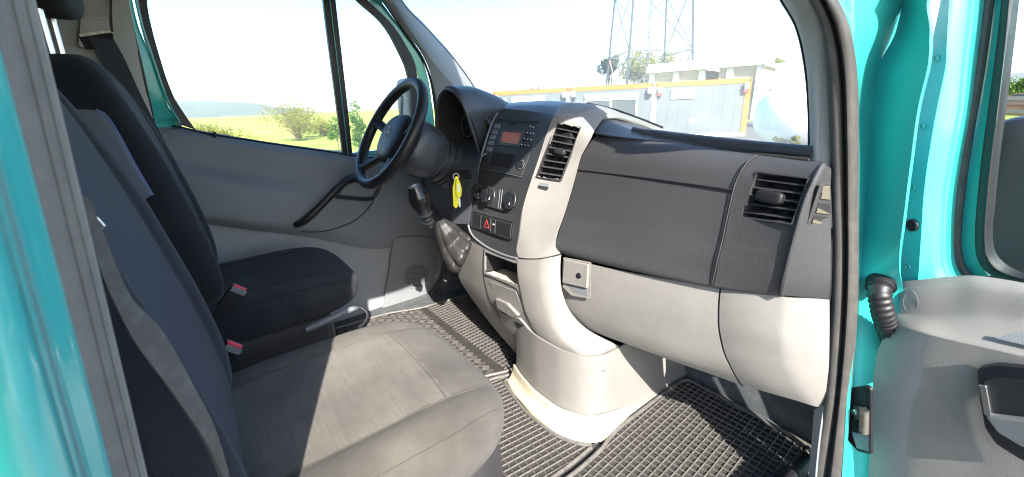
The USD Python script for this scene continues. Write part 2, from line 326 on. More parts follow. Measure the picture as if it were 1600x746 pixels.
# ---- dashboard, passenger side
RV = [(1184, 270), (1263, 280), (1237, 349), (1158, 338)]
fascia = net([X((955, 201, 1.02), (1050, 214, 1.0), (1165, 233, .98), (1275, 253, .95)),
              X((932, 212, .955), (1040, 224, .94), (1165, 242, .925), (1288, 258, .89)),
              X((912, 240, .915), (1030, 252, .90), (1158, 269, .89), (1272, 286, .865)),
              X((900, 265, .90), (1025, 279, .885), (1148, 297, .877), (1262, 308, .858)),
              X((883, 325, .855), (1008, 345, .85), (1133, 370, .855), (1240, 382, .85)),
              X((872, 368, .81), (995, 393, .825), (1120, 420, .845), (1226, 437, .855)),
              X((867, 388, .79), (990, 419, .815), (1117, 446, .845), (1222, 462, .868)),
              X((872, 397, .83), (995, 424, .85), (1120, 448, .88), (1224, 461, .90))], step=.006, holes=[RV])
part('dash_fascia', fascia, 'dark', label='dark grained passenger side dashboard panel')
FA = Frame(V(900, 266, x=.90), V(1148, 298, x=.877), V(883, 325, x=.855))
def groove(pts, r, m='void', parent=van, name='panel_gap', n=40, flat=None): return part(name, tube(pts, r, 6, n=n), m, parent)
groove(X((901, 265, .8975), (960, 272, .889), (1025, 280, .881), (1090, 289, .877), (1147, 297.5, .8735)), .0022)
groove(X((1186, 243, .905), (1172, 253, .894), (1160, 270, .884), (1149, 297, .8735), (1133, 370, .8525), (1122, 415, .8425), (1116, 445, .843)), .0014, 'void')
part('dash_seam_edge', tube(X((1183, 243, .905), (1169, 253, .892), (1157, 270, .882), (1146, 297, .8715), (1130, 370, .8505), (1119, 415, .8405), (1113, 444, .841)), .0012, 6, n=40), 'dark')
CH = [(1279, 289), (1295, 288), (1297, 355), (1261, 348)]
part('dash_cheek', net([X((1275, 253, .95), (1292, 256, .96)), X((1288, 258, .89), (1298, 263, .915)), X((1272, 286, .865), (1298, 290, .92)), X((1262, 308, .858), (1298, 330, .925)),
                        X((1240, 382, .85), (1298, 400, .93)), X((1226, 437, .855), (1297, 445, .94)), X((1222, 462, .868), (1295, 467, .95))], step=.006), 'dark', label='side cheek of the dashboard facing the door')
part('dash_ridge', tube(X((1286, 258, .888), (1271, 286, .863), (1261, 308, .856), (1239, 382, .848), (1225, 437, .853), (1221, 461, .866)), .005, 8, n=40), 'dark')
# side window demister outlet
FD = Frame(V(1268, 310, x=.862), V(1298, 315, x=.921), V(1256, 345, x=.861))
dm = [(1279, 287), (1295, 286), (1298, 357), (1259, 350)]
dv = part('demister_vent', FD.slab(dm, .001, .004, r=.003), 'dark', label='dusty triangular demister outlet')
for q in ([(1282, 291), (1292, 290), (1293, 311), (1277, 309)], [(1275, 316), (1293, 318), (1294, 334), (1270, 331)], [(1268, 335), (1294, 338), (1295, 352), (1264, 347)]):
    part('outlet_cell', FD.slab(q, .004, .0055, r=.001), 'dust_cream' if q[0][0] == 1282 else 'void', dv)
    part('cell_floor', FD.slab([q[2], q[3], [(q[0][0]+q[3][0])/2, (q[0][1]+q[3][1])/2]], .0055, .0065, bev=0), 'dust_cream', dv)

def air_vent(corners, A, n, depth=.035, tilt=.010, tab=None, label=None, frame_m='dark', tabsize=None, slat_w=.022):
    F = Frame(*A)
    tl, tr, br, bl = [np.array(c, float) for c in corners]
    body = cat([F.ring(corners, .0028, -.006, .0022), F.slab(corners, -depth-.003, -depth, bev=0)] +
               [cat([hull([F.on(*p, 0), F.on(*q, 0), F.on(*p, 0)-F.n*depth, F.on(*q, 0)-F.n*depth, F.on(*p, 0)+(F.on(*p, 0)-F.on(*o, 0))*.02, F.on(*q, 0)+(F.on(*q, 0)-F.on(*o2, 0))*.02])])
                for p, q, o, o2 in ((tl, tr, bl, br), (tr, br, tl, bl), (br, bl, tr, tl), (bl, tl, br, tr))])
    v = part('air_vent', body, frame_m, label=label, smooth=25)
    down = F.on(*bl)-F.on(*tl); down /= np.linalg.norm(down)
    part('vent_back', F.slab(corners, -depth, -depth+.002, bev=0), 'void', v)
    for i in range(n):
        t = (i+.75)/(n+.35)
        a, b = F.on(*(tl+(bl-tl)*t)), F.on(*(tr+(br-tr)*t)); a, b = a+(b-a)*.012, b+(a-b)*.012
        mid = (a+b)/2
        pts = []
        for e in (a, b):
            pts += [e - F.n*.002, e - F.n*.002 + down*.0022, e - F.n*(.002+slat_w) - down*tilt, e - F.n*(.002+slat_w) - down*(tilt-.0022)]
        part('slat', hull(pts), 'dark', v, smooth=False)
    for k in range(3):
        s = (k+.7)/3.4; a = F.on(*(tl+(tr-tl)*s), -.024); b = F.on(*(bl+(br-bl)*s), -.024)
        part('vane', bar(a, b, .002, .016, up=F.u), 'black', v, smooth=False)
    c = F.on(*tab, 0); w, h = tabsize
    T = F.M(c)
    tm = superq((0, 0, 0), (w, h, .010), .5, .55, 28, 14); tm.apply_transform(T)
    part('vent_tab', tm, 'black', v)
    return F, v
FV, _ = air_vent(RV, (V(1184, 270, x=.886), V(1263, 282, x=.866), V(1158, 338, x=.868)), 5, tab=(1203, 308), tabsize=(.027, .0125), label='right hand dashboard air vent with dusty slats', tilt=.006)
part('thumb_wheel', cat([FV.slab([(1157, 290), (1168, 291), (1163, 319), (1153, 318)], -.002, .0015, r=.004)] + [FV.slab([(1158+i*-.9, 293+i*4), (1166-i*.9, 293.5+i*4), (1165.5-i*.9, 295+i*4), (1157.5-i*.9, 294.5+i*4)], .001, .004, bev=0) for i in range(6)]), 'button')

# ---- light lower panel with the glovebox
r0 = X((880, 403, .80), (1000, 429, .83), (1124, 450, .862)); r1 = X((878, 445, .792), (998, 480, .82), (1121, 500, .858))
r2 = X((887, 480, .80), (1000, 522, .828), (1128, 545, .87)); r3 = X((900, 505, .83), (1008, 546, .85), (1143, 580, .895)); r4 = X((908, 512, .86), (1012, 549, .88), (1158, 602, .935))
GL = [(884, 404), (921, 411), (919, 466), (892, 460), (883, 448)]
lid = part('glovebox_lid', net([r0, r1, r2, r3, r4], step=.006), 'light', label='light grey glovebox lid')
part('lower_end_panel', net([X((1127, 451, .862), (1222, 464, .878), (1262, 467, .905), (1296, 469, .945)), X((1124, 500, .858), (1216, 520, .876), (1258, 526, .91), (1296, 530, .955)),
      X((1131, 545, .87), (1220, 566, .895), (1260, 576, .93), (1294, 585, .97)), X((1146, 580, .895), (1230, 600, .925), (1266, 612, .955), (1290, 618, .985)), X((1161, 603, .935), (1240, 625, .96), (1272, 635, .98), (1286, 639, 1.0))], step=.006), 'light', label='light grey end of the lower dashboard')
groove(X((1126, 450, .866), (1122.5, 500, .862), (1129.5, 545, .874), (1144.5, 580, .90), (1160, 603, .94)), .002)
FG = Frame(V(884, 404, x=.795), V(921, 412, x=.803), V(883, 448, x=.786))
part('glovebox_surround', FG.slab([(881, 402), (924, 410), (922, 467), (893, 462), (880, 449)], .0, .0015, r=.004, bev=0), 'light', lid)
part('glovebox_recess', FG.slab([(884, 438), (919, 447), (919, 462), (897, 456)], .0015, .0025, r=.002, bev=0), 'button', lid)
part('glovebox_latch', FG.slab([(884, 405), (922, 413), (920, 450), (882, 441)], .002, .010, r=.002, bev=.0015), 'light', lid)
lk = part('lock', FG.disc(908, 430, .0085, .009, .0125, 24), 'black_gloss', lid)
part('keyhole', FG.slab([(906.5, 427), (909, 427.5), (908.5, 433), (906.8, 432)], .0125, .0132, bev=0), 'metal', lid)

# ---- dash top
part('dash_top', net([X((869, 181, .895), (925, 207, .935), (1040, 222, .945), (1165, 240, .935), (1265, 252, .91)), X((890, 166, .97), (940, 186, 1.0), (1040, 213, 1.02), (1165, 231, 1.0), (1265, 242, .97)),
                      X((900, 164, 1.10), (960, 176, 1.14), (1040, 205, 1.18), (1165, 222, 1.15), (1290, 236, 1.05)), X((900, 176, 1.35), (960, 190, 1.35), (1050, 215, 1.35), (1200, 240, 1.28), (1300, 250, 1.18))], step=.012), 'navy', label='smooth dark dashboard top')
part('dash_top_lip', net([X((869, 180, .893), (895, 192, .912), (926, 207, .933)), X((876, 168, .935), (910, 174, .955), (938, 188, .985)), X((885, 161, .985), (925, 164, 1.01), (960, 184, 1.03)), X((905, 162, 1.06), (955, 171, 1.08), (1000, 194, 1.09)), X((960, 176, 1.10), (1005, 189, 1.11), (1035, 207, 1.12)), X((1005, 196, 1.14), (1040, 204, 1.15), (1075, 214, 1.15))], step=.008, t=.006), 'greytrim', label='grey sweep over the dashboard crest')
part('defrost_grille', tube(X((915, 163, 1.12), (950, 170, 1.14), (1000, 187, 1.16), (1035, 201, 1.18)), .006, 8, n=30), 'black')
part('dash_pad', net([X((926, 205, .937), (965, 214, .945), (1003, 219, .945)), X((928, 190, .99), (962, 200, .995), (1000, 212, .99)), X((940, 186, 1.03), (968, 193, 1.03), (998, 203, 1.02))], step=.008, t=.006), 'navy')
part('dash_roll', tube(X((990, 203, 1.00), (1010, 208, .995), (1060, 216, .985), (1130, 224, .975), (1200, 231, .96), (1270, 237, .94)), [.010, .0135, .014, .013, .012, .011], 14, n=40), 'navy', label='rolled dark edge along the dashboard crest')
part('dash_roll_gap', tube(X((1000, 220, .962), (1060, 225, .955), (1165, 239, .94), (1264, 250, .915)), .004, 6, n=30), 'void')
part('top_cap', net([X((787, 170, .895), (828, 174, .91), (869, 181, .895)), X((792, 164, .93), (835, 163, .955), (878, 168, .935)), X((800, 160.5, 1.0), (840, 158, 1.03), (886, 161, 1.0)), X((812, 165, 1.2), (850, 164, 1.25), (900, 165, 1.2))], step=.008), 'navy')

# ---- centre stack
LV = [(870.5, 192), (907, 200), (876, 281), (839, 276)]
part('centre_trim', net([X((886, 161, .99), (915, 163, 1.0), (950, 176, 1.02)), X((872, 170, .925), (905, 176, .945), (937, 192, .965)), X((864, 184, .887), (893, 192, .905), (926, 210, .925)), X((841, 250, .845), (868, 262, .868), (903, 258, .897)),
                         X((817, 323, .792), (845, 333, .812), (884, 325, .847)), X((807, 387, .748), (835, 392, .76), (868, 386, .79)), X((809, 402, .74), (838, 404, .752), (876, 396, .79))], step=.005, holes=[LV]), 'light', label='light grey curved trim strip beside the radio')
air_vent(LV, (V(870.5, 192, x=.888), V(907, 200, x=.914), V(839, 276, x=.832)), 8, tab=(875, 238), tabsize=(.020, .009), label='tall centre air vent with a tab', tilt=.004, slat_w=.02)
FS = Frame(V(845, 285, x=.83), V(868, 289, x=.843), V(838, 310, x=.81))
part('thumb_wheel', FS.slab([(844, 285.5), (860, 287.5), (858, 293), (842.5, 291)], -.002, .003, r=.002), 'button')
tower = part('centre_tower', net([X((809, 404, .74), (842, 405, .752), (877, 398, .79)), X((811, 440, .728), (842, 450, .738), (876, 440, .782)), X((821, 487, .73), (855, 497, .742), (886, 478, .79)),
                          X((838, 520, .742), (875, 530, .755), (915, 513, .82)), X((860, 547, .755), (905, 557, .768), (965, 540, .865)), X((885, 562, .768), (935, 574, .80), (1003, 566, .995))], step=.008), 'light', label='light grey lower tower of the centre console')
groove(X((808, 403, .739), (840, 405, .751), (877, 397.5, .789)), .0015)
face = part('console_face', net([X((787, 170, .895), (828, 174, .91), (869, 181, .895)), X((773, 183, .885), (822, 183, .898), (864, 184, .886)), X((755, 238, .842), (800, 245, .853), (841, 250, .845)), X((739, 299, .797), (780, 310, .803), (817, 323, .791)),
                         X((733, 335, .768), (772, 351, .768), (810, 367, .758)), X((735, 357, .752), (770, 378, .750), (807, 388, .747)), X((740, 369, .748), (768, 388, .744), (809, 402, .738))], step=.006), 'console', label='black centre console face')
part('console_edge', tube(X((778, 177, .89), (770, 190, .88), (754, 238, .84), (738, 299, .795), (732, 335, .766), (733, 357, .752), (741, 371, .747), (768, 390, .743), (808, 404, .737)), .004, 8, n=60), 'button')
part('console_side', net([X((776, 180, .89), (775, 186, 1.05)), X((754, 240, .842), (757, 245, 1.0)), X((738, 300, .797), (742, 306, .97)), X((732, 340, .768), (740, 350, .95)), X((741, 370, .748), (752, 385, .93))], step=.02, toward=(.5, .8, .8)), 'black')
FR = Frame(V(778, 186, x=.888), V(848, 191, x=.895), V(752, 262, x=.824))
h = .0035
radio = part('radio', FR.slab([(778, 188), (847, 193), (816, 276), (752, 262)], -.002, h, r=.004), 'console', label='car radio with amber display')
part('radio_brow', FR.slab([(779, 187), (847, 191), (846, 194), (777, 190)], h, h+.004, bev=0), 'black', radio)
for a, b in ((779, 198.5), (775.5, 207), (772, 215.5), (769, 224.5), (766, 234)):
    w = 3.6
    part('button', FR.slab([(a-w+.6, b-3.4), (a+w+1, b-2.8), (a+w-.6, b+3.4), (a-w-.8, b+2.8)], h, h+.004, r=.001, bev=.0008), 'button', radio)
part('volume_knob', FR.disc(760.5, 248.5, .0085, h, h+.010, 24), 'black_gloss', radio)
part('screen_bezel', FR.ring([(787, 206), (818, 209), (812, 227), (784, 223)], .010, h, h+.0045), 'navy', radio)
scr = part('screen', FR.slab([(787, 206), (818, 209), (811.5, 227), (783.5, 223)], h, h+.001, bev=0), 'amber', radio)
for i in range(3): part('display_line', FR.slab([(791-i*1.0, 210+i*4.4), (800-i*.5, 210.9+i*4.4), (799.7-i*.5, 212+i*4.4), (790.7-i, 211.1+i*4.4)], h+.001, h+.0013, bev=0), 'red', radio)
part('cassette_slot', FR.slab([(772.5, 238), (806, 243), (799, 264), (766.5, 258)], h, h+.0012, r=.001, bev=0), 'void', radio)
for i in range(3):
    for j in range(4):
        a, b = 830.5+i*5-j*4.3, 199+i*.9+j*9.3
        part('key', FR.slab([(a-1.6, b-3), (a+2.4, b-2.6), (a+1.2, b+3), (a-2.6, b+2.6)], h, h+.003, r=.001, bev=.0006), 'black_gloss', radio)
        part('key_mark', FR.slab([(a-.6, b-.9), (a+.6, b-.8), (a+.3, b+.9), (a-.8, b+.8)], h+.003, h+.0033, bev=0), 'white', radio)
for i, w in enumerate((1.2, 1.6, 1.4, 1.0)): part('brand_mark', FR.slab([(799.5+i*2.3, 193.2+i*.15), (799.5+i*2.3+w, 193.3+i*.15), (799.1+i*2.3+w, 196.1+i*.15), (799+i*2.3, 196+i*.15)], h, h+.0006, bev=0), 'void', radio)
part('mode_knob', cat([FR.disc(814, 257.5, .0145, h, h+.005, 32), FR.disc(814, 257.5, .004, h+.004, h+.0075, 16)]), 'black_gloss', radio)
ring = trimesh.creation.torus(.0145, .0009, 40, 8); ring.apply_transform(FR.M(FR.on(814, 257.5, h+.004))); part('knob_ring', ring, 'button', radio)
part('radio_line', tube([FR.on(*p, h) for p in ((752, 263), (780, 269), (816, 277))], .0009, 6, n=10), 'button', radio)
# heater controls
FH = Frame(V(739, 299, x=.797), V(815, 323, x=.791), V(733, 335, x=.768))
hv = part('heater_panel', FH.slab([(742, 283), (770, 291), (807, 302), (805, 322), (792, 331), (760, 322), (740, 314)], .001, .003, r=.006, bev=0), 'console')
for k, (a, b, rad, hh) in enumerate(((748, 300, .024, .022), (765.5, 305.5, .0285, .026), (797, 313.5, .0285, .012))):
    ang = np.linspace(0, 2*math.pi, 121)[:-1]; rr = rad*(1+.035*np.sign(np.sin(ang*30)))
    P = Polygon(np.c_[np.cos(ang)*rr, np.sin(ang)*rr]); m = trimesh.creation.extrude_polygon(P, hh-.003, engine='earcut'); m.apply_transform(FH.M(FH.on(a, b, .003)))
    kn = part('control_knob', m, 'black', hv, smooth=20)
    part('knob_cap', FH.disc(a+(2.0 if hh > .02 else .8)*-1, b+(-1 if hh > .02 else -.4), rad*.72, hh-.001, hh+.002, 32) if False else FH.disc(a, b, rad*.74, hh-.001, hh+.0022, 32), 'black_gloss', hv)
    t = trimesh.creation.torus(rad*.93, .0011, 40, 8); t.apply_transform(FH.M(FH.on(a, b, hh))); part('knob_ring', t, 'metal' if k else 'button', hv)
    q = FH.on(a, b, hh+.0022); mk = bar(q-FH.v*rad*.2, q-FH.v*rad*.55, .002, .001, up=FH.n); part('knob_mark', mk, 'white', hv)
for a in (781.5, 785): part('panel_line', tube([FH.on(a, 296.5, .003), FH.on(a-3, 326, .003)], .0007, 6), 'button', hv)
sp = part('switch_panel', FH.slab([(739, 331), (803, 349), (800, 375), (738, 354)], .001, .004, r=.004), 'console')
part('switch_panel_lip', FH.ring([(739, 331), (803, 349), (800, 375), (738, 354)], .002, .001, .006, r=.004), 'black', sp)
part('hazard_switch', FH.slab([(755, 338), (769, 342), (768, 363), (754, 358)], .004, .0065, r=.001), 'black', sp)
part('hazard_triangle', FH.ring([(763, 345), (766.2, 357), (759.5, 355)], .0013, .0065, .0072), 'red', sp)
for q in ([(740.5, 333), (753.5, 337), (752.5, 357), (739.5, 353)], [(770.5, 343), (776, 344.5), (775, 365), (769.5, 363)], [(777.5, 345), (801, 351), (799, 372), (776.5, 365.5)]): part('switch', FH.slab(q, .004, .0055, r=.001), 'black', sp)
part('switch_mark', FH.slab([(772.3, 350), (774.5, 350.5), (774.3, 352.5), (772, 352)], .0055, .006, bev=0), 'white', sp)

# ---- lower console
CB = [(758, 394), (809, 413), (809, 446), (758, 427)]
lower = part('lower_console', net([X((738, 371, .755), (757, 386, .745), (785, 396, .743), (808, 404, .739)), X((718, 402, .765), (756, 428, .737), (785, 438, .73), (810, 442, .727)), X((716, 430, .775), (762, 455, .738), (795, 470, .732), (820, 486, .731)),
                        X((748, 482, .785), (783, 497, .75), (813, 511, .745), (840, 523, .744)), X((778, 520, .80), (800, 525, .77), (830, 535, .757), (862, 550, .757)), X((806, 552, .81), (824, 552, .785), (852, 558, .772), (884, 563, .77))], step=.006, holes=[CB]), 'light', label='light grey lower console with storage slot')
FC = Frame(V(758, 394, x=.7425), V(809, 413, x=.7375), V(758, 427, x=.7355))
cb = part('storage_slot', cat([FC.ring(CB, .004, -.004, .002)]), 'button')
part('slot_back', FC.slab(CB, -.09, -.088, bev=0), 'void', cb)
for p, q in ((0, 1), (1, 2), (2, 3), (3, 0)):
    a, b = FC.on(*CB[p]), FC.on(*CB[q]); e = FC.on(783, 420); o = lambda z: z+(z-e)*.03
    part('slot_wall', hull([a, b, a-FC.n*.09, b-FC.n*.09, o(a), o(b), o(a)-FC.n*.09, o(b)-FC.n*.09]), 'cream' if (p, q) == (2, 3) else 'void', cb)
groove(X((756.5, 388, .744), (755.5, 428, .7365), (761, 455, .737), (782, 497, .749), (806, 527, .768)), .0016)
groove(X((757, 431, .7365), (785, 441, .7295), (806, 451, .727), (813, 465, .728), (821, 487, .7305), (839, 523, .7435), (862, 551, .7565)), .0018)
groove(X((808, 405, .739), (810.5, 442, .7265), (820, 487, .7305), (840, 524, .7435)), .0016)
FL = Frame(V(779, 465, x=.737), V(812, 478, x=.732), V(779, 490, x=.745))
ad = part('ashtray_drawer', FL.slab([(764, 440), (806, 455), (824, 500), (793, 490), (777, 470)], -.006, .001, r=.003), 'light')
part('drawer_lip', FL.slab([(778, 465), (796, 473), (814, 492), (805, 495), (781, 480)], .001, .012, r=.003, bev=.002), 'light', ad)
FL2 = Frame(V(783, 497, x=.75), V(840, 523, x=.744), V(806, 552, x=.81))
cf = part('coin_tray', FL2.slab([(783, 488), (812, 498), (842, 528), (828, 542), (806, 528)], -.006, .003, r=.004), 'greytrim')
part('tray_recess', FL2.slab([(805, 501), (818, 507), (832, 526), (826, 531), (812, 518)], .003, .004, r=.002, bev=0), 'void', cf)
part('tray_button', FL2.slab([(822, 521), (827, 523), (830, 529), (825, 528)], .004, .007, r=.001), 'black_gloss', cf)
part('console_skirt', net([X((803, 546, .80), (850, 562, .765), (890, 570, .768), (945, 578, .805), (1002, 570, 1.0)), X((812, 558, .81), (852, 570, .768), (892, 577, .772), (945, 583, .81), (1002, 575, 1.005))], step=.01, t=.01), 'greytrim')

# ---- pedestal under the console
foot = np.array([(.748, -.10), (.728, -.17), (.715, -.26), (.718, -.34), (.735, -.40), (.77, -.445), (.82, -.465), (.92, -.466), (1.25, -.46)])
foot = resample(foot, 60, 0)
ped = np.stack([np.c_[foot + (foot-np.array([1.0, -.2]))*s, np.full(60, z)] for z, s in ((.005, .06), (.03, .015), (.06, .0), (.20, -.02), (.27, -.03))], 0)
part('pedestal', solid(resample(ped, 24, 0), .006), 'light', label='pale pedestal of the centre console')
lip = np.stack([np.c_[foot[:38] + (foot[:38]-np.array([1.0, -.2]))*s, np.full(38, z)] for z, s in ((.004, .13), (.012, .125), (.02, .10), (.045, .055), (.075, .03), (.072, .012))], 0)
rng = np.random.default_rng(5)
lip[..., 2] += .006*meshkit.noise(lip*14); fade = np.clip((37-np.arange(38))/9, 0, 1)[None, :, None]**.6; lip[..., 2:] *= .25+.75*fade; lip[..., :2] = lip[..., :2]*fade + (foot[:38]+(foot[:38]-np.array([1.0, -.2]))*.012)[None]*(1-fade)
lip[:3, :, :2] += .008*(meshkit.noise(lip[:3]*9)[..., None]-.5)
part('carpet_edge', solid(resample(resample(lip, 30, 0), 90, 1), .004), 'cream', label='cream underlay curling up around the pedestal')
part('pedestal', net([[(.76, -.10, .02), (.9, -.08, .02), (1.25, -.05, .02)], [(.77, -.11, .28), (.9, -.09, .30), (1.25, -.07, .35)]], toward=(.8, .6, .3)), 'light')
# dark volume behind the dashboard
part('dash_core', cat([bx((.93, -.86, .45), (1.36, .80, .74)), bx((.90, -.22, .2), (1.30, .1, .88)), bx((1.0, .1, .5), (1.36, .80, .80))]), 'void')
part('wiring', tube([(1.02, -.80, .30), (1.04, -.74, .27), (1.08, -.70, .31), (1.1, -.6, .29), (1.12, -.5, .33)], .012, 8, n=30), 'void')

# ---- instrument hood on the driver's side
rimL, rimA, rimR = V(685, 226, x=.81), V(697, 139, x=.80), V(749, 242, x=.795)
arch = np.array([V(686, 236, x=.815), V(682, 200, x=.815), V(683, 168, x=.812), V(688, 147, x=.808), V(697, 139, x=.802), V(710, 144, x=.803), V(721, 158, x=.81), V(729, 176, x=.82), V(738, 204, x=.838), V(751, 246, x=.865)])
arch = resample(arch, 48, 0)
cen = np.array([0, .30, .80])
def arch_at(dx, dz, s): 
    A = arch.copy(); A[:, 0] += dx; A[:, 1] = cen[1] + (A[:, 1]-cen[1])*np.where(A[:, 1] > cen[1], s, min(s, 1.0)); A[:, 2] = cen[2] + (A[:, 2]-cen[2])*s + dz*np.clip((A[:, 2]-cen[2])/.2, 0, 1); return A
hood = part('instrument_hood', solid(resample(np.stack([arch_at(0, 0, 1), arch_at(.01, .004, 1.03), arch_at(.08, -.004, 1.06), arch_at(.17, -.035, 1.1), arch_at(.27, -.085, 1.12)]), 26, 0), .009, toward=(.8, -.6, 1.3)), 'navy', label='arched hood over the instruments')
part('hood_rim', tube(arch, .0055, 8), 'navy', hood)
inner = np.stack([arch_at(.004, 0, .97), arch_at(.05, -.002, .93), arch_at(.12, -.02, .86)])
part('hood_lining', solid(inner, .003, toward=cen+[.0, 0, .08]), 'void', hood)
part('instrument_panel', solid(np.stack([arch_at(.11, -.02, .9), arch_at(.112, -.02, .45), arch_at(.113, -.02, .02)]), .004, toward=(.3, .3, .9)), 'black')
for yy, zz, r in ((.37, .89, .042), (.24, .88, .042), (.305, .93, .028)):
    m = trimesh.creation.cylinder(r, .010, sections=36); m.apply_transform(trimesh.transformations.rotation_matrix(math.pi/2, [0, 1, 0])); m.apply_translation([.905, yy, zz]); g = part('gauge', m, 'black_gloss')
    t = trimesh.creation.torus(r, .0014, 36, 6); t.apply_transform(trimesh.transformations.rotation_matrix(math.pi/2, [0, 1, 0])); t.apply_translation([.899, yy, zz]); part('gauge_ring', t, 'button', g)
part('driver_dash', net([Y((672, 226, .62), (700, 240, .45), (730, 246, .30), (752, 244, .15)), [np.array([.79, .60, .70]), np.array([.78, .45, .70]), np.array([.77, .3, .70]), np.array([.79, .145, .70])],
                         [np.array([.84, .60, .50]), np.array([.84, .45, .50]), np.array([.84, .3, .50]), np.array([.86, .145, .50])], [np.array([.98, .74, .30]), np.array([.98, .45, .30]), np.array([.98, .3, .30]), np.array([.98, .10, .30])]], step=.012), 'navy', label='dark dashboard below the instruments')
part('driver_dash_top', net([[V(672, 226, y=.62), V(700, 240, y=.45), V(730, 246, y=.30), V(752, 244, y=.15)], [np.array([1.0, .74, .86]), np.array([1.0, .45, .86]), np.array([1.0, .3, .86]), np.array([1.0, .12, .86])], [np.array([1.36, .76, .82]), np.array([1.36, .45, .84]), np.array([1.36, .3, .86]), np.array([1.36, .12, .86])]], step=.03), 'navy')
part('dash_end_vent', net([[(.86, .62, .80), (.90, .80, .80)], [(.84, .62, .60), (.88, .82, .60)]], step=.03, toward=(0, .3, .8)), 'black')
# ---- steering wheel and column
wc = V(609, 208, y=.40); tl = math.radians(33); wn = np.array([-math.cos(tl), 0, math.sin(tl)]); wu = np.array([math.sin(tl), 0, math.cos(tl)]); wy = np.array([0, 1., 0])
WR = .205
def wpt(a, r, hgt=0): return wc + r*(math.cos(a)*wy + math.sin(a)*wu) + wn*hgt
sw = part('steering_wheel', tube([wpt(a, WR) for a in np.linspace(0, 2*math.pi, 73)[:-1]], .0195, 14, closed=True), 'black', label='black steering wheel')
WT = np.eye(4); WT[:3, 0], WT[:3, 1], WT[:3, 2] = wy, wu, wn
T = WT.copy(); T[:3, 3] = wc - wn*.042 - wu*.01
def hubwarp(p):
    q = p.copy(); q[..., 0] *= 1-.18*np.clip(-p[..., 1], 0, 1); return q
hb = superq((0, 0, 0), (.112, .10, .05), .7, .7, 48, 24, hubwarp); hb.apply_transform(T); part('hub', hb, 'black', sw)
for a in (12, 168, 232, 308):
    a = math.radians(a); k = 14; s = np.linspace(0, 1, k)
    P = np.array([wpt(a, .05+.15*t, -.045+.043*t**1.5) for t in s])
    part('spoke', tube(P, [.042, .036, .028, .025, .030], 12, flat=.5), 'black', sw)
T2 = WT.copy(); T2[:3, 3] = wc + wn*.0085
em = trimesh.creation.torus(.0215, .0016, 36, 8); em.apply_transform(T2)
part('emblem', cat([em] + [bar(T2[:3, 3], T2[:3, 3]+.0205*(math.cos(t)*wy+math.sin(t)*wu), .004, .003, up=wn) for t in (math.pi/2, math.pi*7/6, math.pi*11/6)]), 'steel', sw)
part('hub_mark', bar(wpt(-math.pi/2-.3, .052, -.008), wpt(-math.pi/2+.3, .052, -.008), .007, .002, up=wn), 'void', sw)
T3 = WT.copy(); T3[:3, 3] = wc - wn*.125
c1 = superq((0, 0, 0), (.112, .105, .085), .6, .8, 40, 20); c1.apply_transform(T3); part('steering_column', c1, 'navy', label='dark steering column shroud')
part('column_sleeve', tube([wc-wn*.15, wc-wn*.20, wc-wn*.205, wc-wn*.26, wc-wn*.265, wc-wn*.34], [.075, .080, .086, .088, .094, .098], 24), 'navy')
for d in (.215, .245): part('sleeve_ring', tube([wc-wn*d+.088*(math.cos(a)*wy+math.sin(a)*wu) for a in np.linspace(0, 2*math.pi, 37)[:-1]], .004, 6, closed=True), 'black')
part('stalk', tube([wc-wn*.12-wu*.02+wy*.06, wc-wn*.10-wu*.05+wy*.17], .010, 8), 'black')
part('dash_knob', tube([V(644, 263, y=.34), V(648, 262, y=.34)+[.03, 0, .01]], .016, 14), 'black_gloss')
# ignition and key
part('ignition_panel', net([Y((706, 256, .27), (742, 262, .16)), Y((708, 300, .25), (738, 306, .16)), Y((706, 350, .25), (733, 350, .16))], step=.01), 'navy')
part('ignition_lock', tube([V(716, 271, y=.215), V(737, 273, y=.17)], [.012, .016], 14), 'black')
# ---- gear lever
kn = V(656, 314, y=.12); kd = V(648, 296, y=.12)-V(676, 340, y=.12); kd[0] = -.03; kd /= np.linalg.norm(kd)
gl = part('gear_lever', tube([kn+kd*.052, kn+kd*.048, kn+kd*.034, kn+kd*.01, kn-kd*.02, kn-kd*.045], [.020, .029, .0335, .032, .025, .0195], 28, n=36), 'black_gloss', label='gear lever with glossy black knob')
t = tube([kn+kd*.051, kn+kd*.0540], .0195, 24); part('shift_plate', t, 'button', gl)
ku = np.cross(kd, [0, 1, 0]); ku /= np.linalg.norm(ku); kv = np.cross(kd, ku); kc = kn+kd*.0543
for s in (-1, 0, 1): part('shift_mark', bar(kc+kv*.006*s-ku*.008, kc+kv*.006*s+ku*.008, .0014, .0006, up=kd), 'white', gl)
part('shift_mark', bar(kc-kv*.006, kc+kv*.006, .0014, .0006, up=kd), 'white', gl)
for d, r in ((.050, .0245), (.066, .0175), (.080, .021)): part('collar', tube([kn-kd*(d-.004), kn-kd*(d-.002), kn-kd*(d+.004), kn-kd*(d+.006)], [r-.003, r, r, r-.003], 20), 'black', gl)
part('shaft', tube([kn-kd*.04, kn-kd*.10], .012, 14), 'black', gl)
